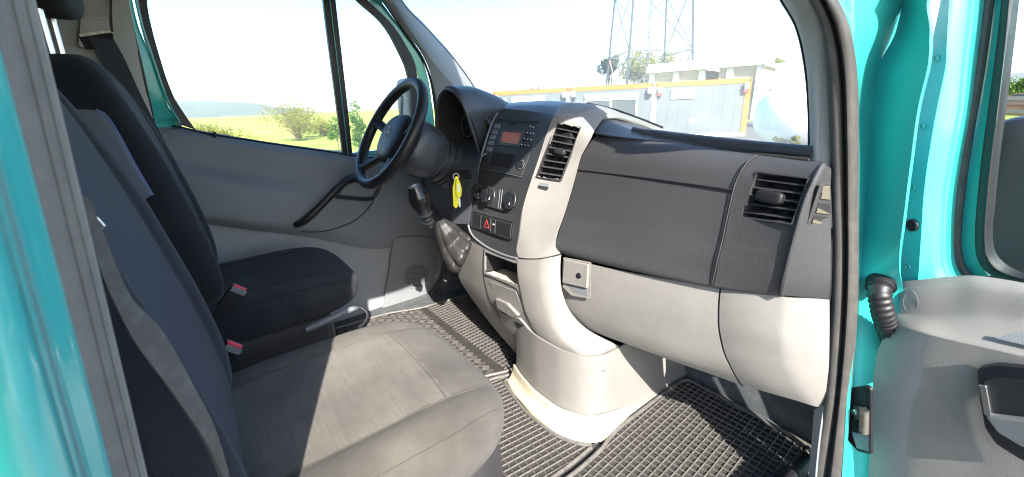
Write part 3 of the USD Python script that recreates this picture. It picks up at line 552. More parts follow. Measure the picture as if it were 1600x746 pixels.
# leather gaiter: rings from the lever neck down to an oblong foot on the console flank
rings = []
gs = [((686, 343), .016, .016, .655), ((689, 349), .026, .026, .665), ((695, 360), .050, .042, .68), ((702, 373), .060, .055, .70), ((710, 385), .070, .066, .705), ((717, 393), .074, .072, .715), ((723, 398), .074, .074, .735)]
e0 = np.array([.30, -.95, .05]); e0 /= np.linalg.norm(e0); e1 = np.array([.45, .18, .87]); e1 /= np.linalg.norm(e1)
for k, (p, a, b, xx) in enumerate(gs):
    c = V(*p, x=xx); th = np.linspace(0, 2*math.pi, 65)
    w = (k/6)
    fold = 1.08 + w*.05*np.sin(2*th+.8) - .26*w**.6*(1-np.abs(np.sin(4*th+.25*k)))**2.2 - .05*w*np.sin(k*2.1)
    ax = -kd*(1-w) + np.array([.75, -.35, -.55])*w; ax /= np.linalg.norm(ax)
    u = np.cross(ax, [0, 0, 1]); u /= np.linalg.norm(u); vv = np.cross(ax, u)
    rings.append(c + (np.cos(th)*a*fold)[:, None]*u + (np.sin(th)*b*fold)[:, None]*vv)
gg = resample(np.array(rings), 40, 0); nn = meshkit.noise(gg*40)-.5; gg = gg + (nn*.005)[..., None]*np.linspace(0, 1, 40)[:, None, None]
part('gaiter', solid(gg, .003, toward=V(690, 370, x=.2)), 'leather', gl)

# ---- driver's door (far side)
dd = part('driver_door', net([Y((240, 194, .90), (300, 202, .90), (400, 219, .90), (540, 238, .90), (700, 258, .89)), Y((243, 198, .875), (300, 206, .875), (400, 224, .875), (540, 243, .875), (695, 263, .87)), Y((246, 206, .85), (300, 214, .848), (400, 232, .848), (540, 251, .848), (692, 271, .845)), Y((256, 235, .84), (320, 255, .84), (420, 270, .84), (550, 285, .84), (690, 300, .84)),
                    Y((275, 275, .80), (340, 288, .79), (440, 303, .80), (560, 325, .825), (690, 335, .83)), Y((300, 335, .785), (380, 344, .78), (480, 353, .79), (592, 374, .82), (690, 366, .825)), Y((307, 347, .815), (380, 358, .81), (480, 370, .815), (597, 389, .825), (690, 376, .83))], step=.012), 'door', label='grey driver door panel across the cab')
part('lower_trim', net([Y((303, 343, .838), (380, 353, .835), (480, 364, .835), (590, 384, .84), (632, 368, .84), (694, 370, .838)), Y((318, 400, .84), (390, 400, .84), (480, 410, .84), (575, 425, .845), (625, 440, .845), (690, 430, .84)), Y((330, 470, .83), (400, 480, .83), (480, 490, .83), (560, 505, .82), (620, 515, .825), (650, 510, .825)), Y((340, 560, .83), (400, 570, .83), (480, 575, .83), (540, 575, .83), (580, 575, .83), (615, 570, .83))], step=.015), 'door_low', dd)
FDd = Frame((.5, .84, .4), (.9, .84, .4), (.5, .84, .1))
pod = part('speaker_pod', net([Y((627, 367, .838), (660, 366, .835), (692, 372, .835)), Y((620, 372, .815), (655, 371, .81), (688, 378, .815)), Y((608, 425, .812), (645, 428, .808), (684, 422, .815)), Y((600, 470, .812), (635, 475, .808), (662, 472, .815)), Y((594, 505, .812), (615, 510, .81), (636, 505, .815)), Y((590, 512, .835), (612, 518, .835), (634, 516, .835))], step=.01), 'door', dd)
FSp = Frame(V(620, 410, y=.808), V(680, 410, y=.810), V(640, 470, y=.808))
sg = part('speaker_grille', FSp.disc(651, 431, .074, -.002, .004, 40), 'door', dd)
dots = []
pc = FSp.xy(FSp.on(651, 431)); 
for i in range(-9, 10):
    for j in range(-9, 10):
        a, b = i*.0075+(j % 2)*.00375, j*.0066
        if math.hypot(a, b) < .067: m = trimesh.creation.cylinder(.0024, .002, sections=6); m.apply_translation([pc[0]+a, pc[1]+b, .0042]); dots.append(m)
m = cat(dots); m.apply_transform(FSp.M()); tag(part('speaker_holes', m, 'void', dd, smooth=False), kind='stuff')
part('grip', cat([tube(Y((462, 352, .79), (476, 345, .762), (505, 318, .752), (528, 294, .757), (545, 281, .772), (552, 278, .80)), [.014, .017, .015, .015, .016, .02], 12, n=30)]), 'black', dd, label='black pull handle on the driver door')
part('grip_pocket', tube(Y((540, 281, .795), (565, 283, .80), (594, 288, .805), (590, 300, .803), (580, 311, .80), (550, 310, .79), (525, 307, .785)), .008, 8, n=40), 'black', dd)
part('pocket_dish', net([Y((543, 284, .805), (592, 291, .815)), Y((530, 305, .80), (580, 308, .81))], step=.02), 'door', dd)
part('door_dish', tube(Y((470, 362, .786), (510, 361, .782), (545, 350, .793), (572, 330, .81), (585, 312, .82)), .0018, 6, n=30), 'void', dd)
part('trim_plug', cat([Frame(V(250, 210, y=.847), V(280, 210, y=.847), V(260, 230, y=.844)).ring(Point(0, 0).buffer(.013) if False else [(260+7*math.cos(t), 213+7*math.sin(t)) for t in np.linspace(0, 6.28, 24)], .0015, .0, .001)]), 'black', dd)
part('lock_knob', tube([V(335, 216, y=.862), V(335, 206, y=.862)], .006, 10), 'black', dd)
part('sill_seal', tube(Y((268, 197, .872), (283, 199, .872), (310, 206, .872), (400, 221, .872), (540, 241, .872), (690, 261, .868)), .004, 6, n=40), 'black', dd)
wf = part('window_frame', net([Y((214, -30, .86), (229, -30, .87)), Y((222, 30, .86), (234, 30, .87)), Y((232, 70, .86), (244, 70, .87)), Y((243, 110, .86), (256, 110, .87)), Y((258, 150, .865), (271, 150, .872)), Y((272, 178, .868), (288, 178, .873)), Y((284, 196, .87), (306, 203, .873))], step=.015, t=.02), 'black', dd, label='black rubber window frame of the driver door')
part('window_frame', net([Y((503, -20, .84), (522, -20, .84)), Y((511, 50, .845), (530, 50, .845)), Y((526, 165, .86), (543, 165, .86)), Y((536, 242, .87), (551, 245, .87))], step=.02, t=.02), 'black', dd)
part('divider_line', tube(Y((513, -20, .836), (521, 50, .841), (535, 165, .856), (544, 243, .866)), .0022, 6, n=30), 'teal', dd)
part('window_frame', net([Y((540, -20, .83), (556, -20, .83)), Y((558, 0, .83), (574, 0, .83)), Y((600, 40, .835), (614, 40, .835)), Y((622, 78, .84), (636, 74, .84)), Y((636, 112, .845), (650, 108, .845)), Y((641, 140, .85), (654, 138, .85)), Y((644, 190, .86), (658, 190, .86)), Y((646, 256, .87), (662, 256, .87))], step=.015, t=.02), 'black', dd)
part('teal_frame_inner', net([Y((574, -4, .835), (590, -4, .835)), Y((618, 52, .84), (630, 50, .84)), Y((645, 90, .845), (659, 92, .845)), Y((656, 128, .85), (670, 128, .85)), Y((662, 170, .855), (676, 170, .855)), Y((668, 212, .86), (681, 212, .86)), Y((671, 232, .86), (684, 232, .86))], step=.015, t=.015), 'teal', dd)
part('frame_seal', tube(Y((590, -10, .825), (632, 50, .832), (662, 95, .838), (674, 130, .845), (680, 170, .85), (684, 212, .855)), .006, 8, n=40), 'black', dd)
gp = part('window_glass', net([Y((205, -120, .872), (350, -120, .872), (500, -120, .872)), Y((236, 60, .876), (380, 60, .876), (520, 60, .876)), Y((275, 195, .88), (400, 215, .88), (540, 239, .88))], step=.1, t=.004), 'glass', dd)
part('quarter_glass', net([Y((515, -60, .855), (540, -60, .855), (560, -60, .855)), Y((530, 60, .866), (575, 60, .866), (618, 60, .866)), Y((545, 235, .88), (600, 245, .88), (650, 252, .88))], step=.1, t=.004), 'glass', dd)
part('door_edge_seal', tube(Y((697, 372, .81), (695, 405, .80), (690, 432, .795), (672, 462, .79), (650, 492, .785), (634, 518, .78), (610, 560, .78)), .008, 8, n=40), 'black', dd)
part('door_skin', cat([bx((-.20, .93, -.35), (1.0, .95, .78))]), 'teal', dd)
em = part('wing_mirror', rbox((1.07, 1.03, .62), (1.15, 1.22, .98), .03) if False else superq(V(640, 168, y=1.12), (.04, .09, .15), .4, .4, 32, 16), 'button', label='driver side wing mirror')
part('mirror_stripe', bar(V(632, 152, y=1.02), V(650, 160, y=1.02), .012, .006), 'white', em)
part('mirror_arm', bar(V(628, 150, y=.93), V(626, 196, y=.93), .014), 'black', em)
# far pillars
part('door_pillar', net([Y((186, -30, .80), (204, -30, .815)), Y((202, 40, .80), (216, 40, .82)), Y((214, 80, .80), (236, 90, .825)), Y((224, 120, .80), (250, 130, .83)), Y((232, 160, .80), (262, 165, .835)), Y((240, 194, .865), (284, 196, .90)), Y((244, 236, .87), (262, 240, .90))], step=.015, t=.02), 'teal', label='teal door pillar behind the driver')
part('pillar_crease', tube(Y((207, -30, .812), (222, 40, .816), (240, 95, .822), (255, 140, .826), (268, 170, .832), (282, 193, .838)), .004, 6, n=30), 'teal')
part('pillar_seal', tube(Y((190, -30, .79), (205, 40, .79), (217, 90, .79), (228, 140, .79), (238, 185, .80), (246, 235, .80), (262, 290, .79)), .006, 8, n=40), 'black')
bt = part('pillar_trim', net([Y((60, -30, .74), (120, -30, .76), (175, -30, .77), (196, -30, .785)), Y((70, 60, .74), (130, 60, .76), (190, 60, .77), (212, 60, .785)), Y((80, 130, .74), (150, 130, .76), (205, 130, .77), (226, 130, .785)), Y((100, 200, .74), (170, 200, .76), (225, 200, .78), (242, 200, .79)), Y((130, 280, .75), (190, 280, .77), (240, 280, .79), (258, 280, .79))], step=.02), 'pillar', label='grey belt pillar trim behind the driver')
FB = Frame(V(125, 40, y=.752), V(178, 42, y=.766), V(130, 78, y=.752))
ba = part('belt_guide', FB.slab([(126, 22), (172, 24), (176, 76), (168, 80), (122, 74)], -.004, .010, r=.006), 'pillar')
part('guide_slot', FB.slab([(122, 58), (176, 52), (178, 76), (134, 78)], .010, .012, r=.004), 'void', ba)
part('guide_lip', FB.slab([(130, 26), (166, 27), (165, 32), (129, 31)], .010, .016, r=.001), 'pillar', ba)
part('guide_bar', bar(FB.on(124, 56, .014), FB.on(172, 49, .014), .008), 'steel', ba)
sb = part('seat_belt', strip(Y((158, 60, .745), (175, 90, .74), (198, 140, .735), (226, 195, .735), (250, 240, .73), (268, 275, .71), (290, 320, .68)), [[.93, .1, -.12]]*7, .058), 'belt', label='dark seat belt hanging from the pillar behind the driver')
part('belt_tongue', cat([bar(V(228, 212, y=.72), V(240, 200, y=.72), .012, .02), bar(V(224, 214, y=.715), V(236, 228, y=.715), .004, .014)]), 'black', sb)
part('belt_strap', strip(Y((176, -30, .75), (173, 10, .752), (175, 50, .752)), [1, 0, 0], .006), 'belt', sb)
# windscreen pillar across the cab
part('windscreen_pillar', net([Y((556, -40, .80), (590, -40, .80), (612, -40, .80)), Y((594, 0, .81), (612, 0, .79), (626, 0, .80)), Y((632, 48, .82), (652, 44, .80), (664, 42, .805)), Y((662, 90, .825), (686, 86, .805), (702, 84, .81)), Y((677, 130, .83), (712, 125, .81), (732, 124, .815)), Y((683, 170, .835), (736, 166, .815), (758, 165, .82)), Y((688, 215, .84), (760, 205, .82), (792, 208, .825))], step=.012, t=.03), 'greytrim', label='far windscreen pillar trim')
part('windscreen_seal', tube(Y((612, -40, .80), (627, 0, .80), (665, 42, .805), (703, 84, .81), (733, 124, .815), (759, 165, .82), (776, 186, .825)), .0045, 8, n=40), 'black')
part('windscreen', net([[(.77, -.845, 1.44), (.93, 0, 1.51), (.80, .80, 1.44)], [(.86, -.87, 1.10), (1.10, 0, 1.20), (1.0, .81, 1.18)], [(.99, -.89, .84), (1.36, 0, .86), (1.33, .82, .84)]], step=.06, t=.005), 'screen_glass')
# footwell on the far side
part('wheel_arch', net([[np.array(p) for p in (V(697, 385, y=.83), V(735, 400, y=.80), V(800, 430, y=.70))], [V(694, 425, y=.82), V(716, 445, y=.76), V(765, 470, y=.66)], [V(672, 466, y=.81), V(690, 486, y=.70), V(728, 512, y=.55)], [V(640, 516, y=.80), V(655, 535, y=.70), V(690, 545, y=.52)]], step=.015), 'floor')
part('pedal', cat([bar((1.04, .30, .13), (1.06, .38, .135), .05, .014), bar((1.05, .34, .14), (1.18, .34, .42), .016)]), 'steel')
part('pedal', cat([bar((1.02, .44, .12), (1.04, .52, .125), .05, .014), bar((1.03, .48, .14), (1.18, .48, .42), .016)]), 'steel')

# ---- seats
def seat(name, label, cx, cy, cush_m, side_m, back_m, dx=0):
    s = thing_part(name, label)
    hw = .255
    def cwarp(p):
        q = p.copy(); x, y, z = p[..., 0], p[..., 1], p[..., 2]
        top = np.clip(z, 0, 1)
        bol = np.exp(-((np.abs(y)-.80)/.16)**2)*.16; groove_ = np.exp(-((np.abs(y)-.60)/.035)**2)*.06; cross = np.exp(-((x-.58)/.03)**2)*.05*(np.abs(y) < .6)
        q[..., 2] = z + top*(bol - groove_ - cross - .06*(1-x)*.0) - .30*np.clip(x-.35, 0, 1)**2*top
        q[..., 0] = x - .06*np.clip(-z, 0, 1) + .02*np.sin(y*3)*0
        q[..., 1] = y*(1-.05*np.clip(x, 0, 1)**2 + .02*np.clip(-z, 0, 1))
        return q
    c = superq((cx+.12, cy, .395), (.27, hw, .074), .62, .46, 140, 56, cwarp)
    fc = c.triangles_center; mid = (np.abs(fc[:, 1]-cy) < .595*hw) & (fc[:, 0] < cx+.275) & (fc[:, 2] > .40)
    a_ = c.submesh([~mid], append=True, repair=False); b_ = c.submesh([mid], append=True, repair=False)
    part('cushion', a_, 'seat_plain' if cush_m == 'seat_dusty' else cush_m, s, smooth=True); part('cushion_panel', b_, cush_m, s, smooth=True)
    # stitched seams following the cushion surface
    from scipy.interpolate import LinearNDInterpolator
    up_ = c.vertices[c.vertices[:, 2] > .392]; ztop = LinearNDInterpolator(up_[:, :2], up_[:, 2])
    def seam(P, name='seam', r=.0015, mm='seat_plain' if cush_m == 'seat_dusty' else 'seat_dark'):
        P = np.array(P); z = ztop(P[:, 0]+cx, P[:, 1]*hw+cy); ok = ~np.isnan(z)
        if ok.sum() > 5: part(name, tube(np.c_[P[ok, 0]+cx, P[ok, 1]*hw+cy, z[ok]+.0004], r, 6), mm, s)
    xs_ = np.linspace(-.12, .36, 90)
    for sy in (-1, 1):
        seam(np.c_[xs_[:84], np.full(84, sy*.60)]); seam(np.c_[xs_, sy*(.90-.10*np.clip((xs_-.2)/.16, 0, 1)**2)], 'piping', .0018, side_m if cush_m == 'seat_driver' else 'seat_plain')
    ys_ = np.linspace(-.6, .6, 60); seam(np.c_[.272-.02*ys_**2, ys_])
    part('seat_base', cat([rbox((cx-.14, cy-.22, .20), (cx+.27, cy+.22, .345), .03)]), 'dark', s)
    part('seat_box', rbox((cx-.16, cy-.20, .0), (cx+.22, cy+.20, .21), .02), 'black', s)
    def bwarp(p):
        q = p.copy(); x, y, z = p[..., 0], p[..., 1], p[..., 2]
        front = np.clip(x, 0, 1)
        bol = np.exp(-((np.abs(y)-.82)/.16)**2)*.55*np.clip(1.1-z*.9, .1, 1)*.55; gr = np.exp(-((np.abs(y)-.60)/.03)**2)*.10
        q[..., 0] = x + front*(bol - gr)
        q[..., 1] = y*(1 - .20*np.clip(z-.05, 0, 1)**1.5 - .10*np.clip(-z-.3, 0, 1))
        return q
    b = superq((0, 0, 0), (.065, hw, .34), .42, .45, 110, 64, bwarp)
    v = b.vertices.copy(); zz = v[:, 2]+.34; v[:, 0] -= zz*.10 + .20*zz**2*.55
    b.vertices = v + [cx-.10+dx, cy, .755+.03*(dx > 0)]
    part('backrest', b, back_m, s)
    for sy in (-.06, .06): part('headrest_post', tube([(cx-.245+dx, cy+sy, 1.06), (cx-.235+dx, cy+sy, 1.24)], .008, 10), 'metal', s)
    hr = superq((cx-.225+dx, cy, 1.305), (.058, .135, .085), .5, .5, 48, 24); part('headrest', hr, side_m, s)
    return s
def thing_part(name, label):
    m = part(name, tube([(0, 0, -.02), (0, 0, -.03)], .001, 4), 'black') if False else UsdGeom.Xform.Define(stage, path(van, name)).GetPrim()
    return tag(m, label)
ps = seat('passenger_seat', 'dusty grey passenger seat in front', 0.0, -.385, 'seat_dusty', 'seat_black', 'seat_dark')
ds = seat('driver_seat', 'black driver seat beyond the passenger seat', -.03, .43, 'seat_driver', 'seat_black', 'seat_black', dx=.05)
part('bolster_patch', net([Y((102, 176, -.205), (126, 171, -.19), (148, 173, -.175), (162, 178, -.15)), Y((133, 212, -.205), (152, 207, -.19), (174, 208, -.17), (185, 211, -.148)), Y((172, 262, -.20), (185, 252, -.185), (200, 248, -.165), (206, 250, -.146)), Y((228, 312, -.175), (232, 308, -.165), (236, 306, -.155), (239, 305, -.145))], step=.01, t=.02), 'mesh_grey', ps, label='grey mesh bolster of the passenger backrest')
part('piping', tube(Y((150, 172, -.145), (163, 178, -.14), (186, 211, -.135), (207, 250, -.135), (239, 305, -.135)), .0016, 8, n=40), 'blue_piping', ps)
pb = part('seat_belt', net([Y((120, 300, -.66), (140, 310, -.655)), Y((143, 373, -.655), (173, 393, -.645)), Y((160, 430, -.655), (200, 456, -.645)), Y((200, 516, -.655), (253, 516, -.645)), Y((266, 609, -.655), (299, 596, -.645)), Y((332, 709, -.655), (341, 682, -.645)), Y((354, 760, -.655), (360, 750, -.645))], step=.012), 'belt_grey', label='dusty seat belt strap beside the passenger backrest')
part('belt_tongue', net([Y((133, 332, -.64), (139, 329, -.64)), Y((146, 346, -.645), (153, 342, -.645)), Y((157, 358, -.648), (162, 353, -.648))], step=.01, t=.003), 'metal', pb)
def buckle(base, top, wdir, label, w=.034):
    a, b = np.asarray(base), np.asarray(top); d = (b-a); L = np.linalg.norm(d); d /= L; u = np.asarray(wdir, float); u = u-d*(u@d); u /= np.linalg.norm(u); n = np.cross(d, u)
    def block(h0, h1, ww, tt, off=0):
        pts = [a+d*hh+u*s*ww/2+n*(t2*tt/2+off) for hh in (h0, h1) for s in (-1, 1) for t2 in (-1, 1)]; return hull(pts)
    k = part('buckle', block(L*.35, L, w, .020), 'black', label=label)
    part('release_button', block(L*.97, L+.004, w*.86, .010, .003), 'pink', k)
    part('button_rim', cat([block(L*.9, L+.003, w, .003, -.009), block(L*.9, L+.003, w, .003, .0095)]), 'button', k)
    part('buckle_stalk', block(0, L*.4, w*.6, .010), 'black', k)
    return k
buckle(V(336, 500, y=.06), V(374, 451, y=.05), V(386, 458, y=.05)-V(362, 444, y=.05), 'seat belt buckle with red button beside the driver cushion')
buckle(V(318, 596, y=-.10), V(366, 541, y=-.12), V(384, 548, y=-.12)-V(352, 535, y=-.12), 'seat belt buckle with red button at the passenger seat')
part('seat_lever', tube(Y((478, 516, .10), (510, 502, .10), (548, 484, .10), (558, 482, .12)), [.009, .011, .011, .006], 12, n=24), 'button', ds)
part('slide_bar', tube(Y((562, 480, .14), (574, 491, .12), (572, 500, .11), (560, 512, .10)), .005, 8, n=24), 'black', ds)
part('side_cover', net([Z((700, 760, .30), (745, 735, .30), (778, 690, .30)), Z((700, 800, .25), (746, 765, .25), (782, 705, .26)), Z((700, 860, .12), (748, 800, .12), (786, 760, .12))], step=.02), 'dark', ps)

# ---- near door post with its rubber seal
zs = np.linspace(-.1, 1.50, 60)
def post_x(z): return -.0734 + .097*(z-.892)
def post(profile, t, toward=None):
    return solid(np.stack([np.array([(post_x(z)+dx, y + .0, z) for dx, y in profile]) for z in zs], 0), t, toward=CAM if toward is None else toward)
def smoothprof(p, n=40): return resample(np.array(p, float), n, 0)
sealp = smoothprof([(-.030, -.690), (-.004, -.708), (0, -.714), (-.0006, -.7172), (-.003, -.7192), (-.0043, -.7183), (-.006, -.7193), (-.008, -.7222), (-.0093, -.7214), (-.011, -.7232), (-.0135, -.7272), (-.0155, -.7298), (-.024, -.734)], 90)
bp = part('door_post', post(smoothprof([(-.024, -.728), (-.0165, -.7315), (-.015, -.736), (-.017, -.75), (-.020, -.765), (-.0165, -.785), (-.012, -.80), (-.0095, -.82), (-.004, -.845), (.0, -.87), (-.01, -.90), (-.06, -.93), (-.30, -.945)], 90), .004), 'teal', label='teal door post beside the open passenger door')
part('post_seal', post(sealp, .004), 'seal_dusty', bp, label='dusty rubber door seal')
part('post_trim', post(smoothprof([(-.030, -.690), (-.06, -.678), (-.20, -.675), (-.55, -.80)]), .01), 'pillar', bp)

# ---- windscreen pillar beside the open door, seal, hinge side
part('windscreen_pillar', net([X((1190, -60, .86), (1215, -60, .82), (1238, -60, .83)), X((1222, 0, .885), (1245, 0, .845), (1266, 0, .845)), X((1246, 43, .905), (1264, 43, .87), (1285, 43, .87)), X((1259, 100, .93), (1276, 100, .895), (1295, 105, .90)), X((1264, 160, .95), (1280, 160, .915), (1298, 170, .92)), X((1265, 254, .97), (1282, 258, .935), (1301, 264, .945))], step=.01, t=.008), 'pillar', label='near windscreen pillar trim')
part('windscreen_seal', tube(X((1188, -60, .87), (1221, 0, .89), (1245, 43, .91), (1258, 100, .935), (1263.5, 160, .955), (1264.5, 240, .975)), .003, 8, n=40), 'black')
def colrows(rows):  # rows of (y pixel, left, right)
    out = []
    for py, l, r, x in rows:
        k = np.array([0, .18, .38, .5, .62, .82, 1.0]); dx = np.array([.012, -.010, -.006, .010, -.010, -.004, .014])
        out.append([V(l+(r-l)*kk, py, x=x+d) for kk, d in zip(k, dx)])
    return out
part('door_seal', net(colrows([(-60, 1215, 1270, .79), (0, 1261, 1310, .82), (43, 1280, 1328, .85), (107, 1291, 1339, .885), (215, 1297, 1342, .92), (300, 1299, 1342, .945), (400, 1301, 1342, .965), (470, 1299, 1341, .975), (552, 1294, 1336, .985), (633, 1287, 1328, .99), (746, 1264, 1321, .985), (830, 1250, 1312, .98)]), step=.006, t=.01), 'seal', label='black rubber door seal in front of the dashboard end')
part('sill_trim', net([X((1272, 640, 1.0), (1287, 634, .985)), X((1268, 690, .985), (1279, 690, .97)), X((1262, 760, .97), (1273, 760, .955))], step=.02), 'button')
part('hinge_pillar', net([X((1268, -60, .83), (1330, -60, .90), (1400, -60, .98)), X((1308, 0, .845), (1360, 0, .91), (1413, 0, 1.0)), X((1326, 43, .87), (1365, 45, .93), (1402, 48, 1.03)), X((1337, 107, .90), (1355, 110, .97), (1371, 113, 1.025)), X((1340, 150, .92), (1354, 150, 1.0), (1366, 152, 1.03)), X((1340, 260, .95), (1350, 260, 1.0), (1358, 260, 1.035)), X((1340, 370, .97), (1346, 370, 1.01), (1350, 370, 1.04)), X((1338, 470, .985), (1340, 470, 1.04), (1342, 470, 1.04)), X((1333, 560, .99), (1335, 560, 1.04), (1337, 560, 1.04)), X((1320, 760, .985), (1322, 760, 1.04), (1326, 760, 1.04))], step=.008, t=.006), 'teal', label='teal hinge pillar beside the door seal')
part('hinge_pillar_recess', net([X((1398, -60, .985), (1460, -60, .90)), X((1411, 0, 1.0), (1449, 0, .93)), X((1400, 48, 1.01), (1453, 48, .93)), X((1369, 113, 1.025), (1448, 112, .935)), X((1364, 152, 1.03), (1438, 152, .94)), X((1356, 260, 1.035), (1422, 260, .95)), X((1348, 370, 1.04), (1408, 370, .965)), X((1344, 415, 1.045), (1405, 415, 1.0)), X((1340, 470, 1.05), (1412, 470, 1.09)), X((1335, 560, 1.05), (1416, 560, 1.10)), X((1322, 760, 1.05), (1416, 760, 1.10))], step=.008, t=.004), 'teal_in', label='shaded teal recess between pillar and door')
part('seam_sealer', tube(X((1376, 178, 1.015), (1390, 178, 1.0), (1404, 177, .99)), .0018, 6, n=14), 'button')
part('door_gap', net([X((1436, 100, 1.25), (1460, 100, 1.25)), X((1424, 250, 1.25), (1440, 250, 1.25)), X((1405, 500, 1.25), (1430, 500, 1.25)), X((1395, 760, 1.25), (1420, 760, 1.25))], step=.03), 'void')
# rubber cable conduit
cpts = resample(np.array(X((1376, 446, 1.03), (1374, 462, 1.012), (1378, 482, 1.015), (1384, 505, 1.035), (1392, 528, 1.065), (1402, 552, 1.11), (1416, 575, 1.15))), 240, 0)
tt = np.linspace(0, 1, 240); rr = .0188 - .002*tt + .0011*np.cos(tt*2*math.pi*24); rr[:6] = .0215
part('cable_conduit', tube(cpts, rr[::1], 20), 'black', label='corrugated black rubber cable conduit to the door')
part('conduit_flange', tube(X((1376, 440, 1.045), (1376, 449, 1.03)), [.0235, .0245], 20), 'black')
FHn = Frame(V(1334, 606, x=1.02), V(1360, 606, x=1.0), V(1334, 690, x=1.02))
hg = part('hinge_cavity', FHn.slab([(1334, 606), (1362, 602), (1362, 708), (1344, 704), (1329, 690), (1332, 650)], -.001, .001, r=.004), 'void')
part('cavity_seal', FHn.ring([(1336, 608), (1362, 604), (1362, 706), (1344, 702), (1331, 688), (1334, 650)], .004, .0, .006, r=.004), 'black', hg)
part('hinge_pin', tube([FHn.on(1351, 640, .012), FHn.on(1350, 676, .012)], .0085, 16), 'steel', hg)
part('hinge_arm', FHn.slab([(1337, 633), (1358, 636), (1358, 652), (1340, 656)], .001, .008), 'steel', hg)
part('hinge_bolt', FHn.disc(1341, 643, .007, .004, .012, 6), 'metal', hg)
part('hinge_plate', FHn.slab([(1334, 674), (1362, 680), (1362, 706), (1342, 700)], .001, .006), 'button', hg)

def XD(*pts): return [V(a, b, x=c+.07) for a, b, c in pts]
def VD(a, b, x): return V(a, b, x=x+.07)
# ---- the open passenger door
pd = part('passenger_door', net([XD((1471, -20, 1.062), (1486, -20, 1.035)), XD((1468, 10, 1.062), (1483, 10, 1.035)), XD((1457, 59, 1.062), (1480, 59, 1.035)), XD((1446, 97, 1.062), (1477, 107, 1.035)), XD((1433, 161, 1.062), (1465, 165, 1.035)), XD((1420, 252, 1.062), (1450, 252, 1.035)), XD((1412, 300, 1.062), (1444, 300, 1.035)), XD((1405, 375, 1.062), (1439, 375, 1.035)), XD((1402, 420, 1.062), (1436, 420, 1.035)), XD((1398, 520, 1.062), (1430, 520, 1.035)), XD((1390, 760, 1.062), (1425, 760, 1.035))], step=.01, t=.004), 'teal_in', label='opened teal passenger door')
FF = Frame(VD(1412, 300, x=1.062), VD(1444, 300, x=1.035), VD(1405, 375, x=1.062))
part('hole_plug', FF.disc(1427, 352, .0125, .0, .005, 24), 'black', pd)
for a, b in ((1462, 92), (1440, 198), (1426, 293), (1418, 417), (1479, 2)):
    Fx = Frame(VD(a-3, b, x=1.053), VD(a+3, b, x=1.047), VD(a-4, b+20, x=1.053)); t = trimesh.creation.torus(.0055, .0012, 20, 6); t.apply_transform(Fx.M(VD(a, b, x=1.048))); part('spot_weld', t, 'teal', pd)
part('frame_panel', net([XD((1486, -40, 1.036), (1515, -40, 1.06), (1545, -40, 1.10)), XD((1483, 10, 1.036), (1512, 10, 1.055), (1540, 10, 1.095)), XD((1477, 107, 1.036), (1503, 110, 1.055), (1527, 115, 1.095)), XD((1465, 165, 1.036), (1495, 170, 1.055), (1518, 180, 1.095)), XD((1450, 252, 1.036), (1480, 252, 1.055), (1505, 252, 1.095)), XD((1444, 300, 1.036), (1472, 300, 1.055), (1498, 300, 1.095)), XD((1439, 375, 1.036), (1468, 375, 1.055), (1493, 380, 1.095)), XD((1437, 420, 1.036), (1468, 420, 1.055), (1497, 412, 1.095)), XD((1436, 450, 1.036), (1475, 450, 1.055), (1512, 436, 1.095)), XD((1436, 480, 1.036), (1490, 480, 1.055), (1545, 470, 1.095))], step=.008, t=.004), 'teal', pd)
part('frame_seal', tube(XD((1548, -30, 1.095), (1541, 30, 1.095), (1530, 110, 1.095), (1512, 215, 1.095), (1500, 300, 1.095), (1494, 370, 1.095), (1497, 405, 1.095), (1510, 430, 1.095), (1530, 444, 1.095)), .0075, 10, n=60), 'seal', pd)
part('frame_channel', net([XD((1548, -40, 1.11), (1572, -40, 1.085)), XD((1540, 60, 1.11), (1562, 60, 1.085)), XD((1525, 160, 1.11), (1549, 160, 1.085)), XD((1510, 250, 1.11), (1537, 250, 1.085)), XD((1500, 320, 1.11), (1530, 320, 1.085)), XD((1495, 380, 1.11), (1526, 380, 1.085)), XD((1500, 415, 1.11), (1530, 408, 1.085)), XD((1520, 440, 1.11), (1545, 432, 1.085))], step=.012), 'teal', pd)
wfr = part('window_frame', net([XD((1568, -40, 1.075), (1580, -40, 1.065), (1597, -40, 1.08)), XD((1558, 60, 1.075), (1570, 60, 1.065), (1586, 60, 1.08)), XD((1545, 160, 1.075), (1559, 160, 1.065), (1573, 165, 1.08)), XD((1533, 250, 1.075), (1547, 250, 1.065), (1562, 250, 1.08)), XD((1526, 320, 1.075), (1540, 320, 1.065), (1555, 320, 1.08)), XD((1523, 370, 1.075), (1537, 370, 1.065), (1551, 365, 1.08)), XD((1527, 405, 1.075), (1541, 402, 1.065), (1556, 395, 1.08)), XD((1545, 428, 1.075), (1560, 424, 1.065), (1575, 415, 1.08)), XD((1580, 440, 1.075), (1595, 436, 1.065), (1605, 428, 1.08)), XD((1680, 448, 1.075), (1680, 443, 1.065), (1680, 436, 1.08))], step=.008, t=.006), 'black', pd, label='black window frame of the open door')
part('window_glass', net([XD((1590, -60, 1.05), (1800, -60, 1.03)), XD((1550, 250, 1.05), (1800, 250, 1.03)), XD((1535, 440, 1.05), (1800, 450, 1.03))], step=.1), 'plain_glass', pd)
part('door_skin', net([XD((1420, 445, 1.13), (1800, 455, 1.10)), XD((1400, 600, 1.15), (1800, 600, 1.12)), XD((1390, 860, 1.15), (1800, 860, 1.12))], step=.05), 'teal', pd)
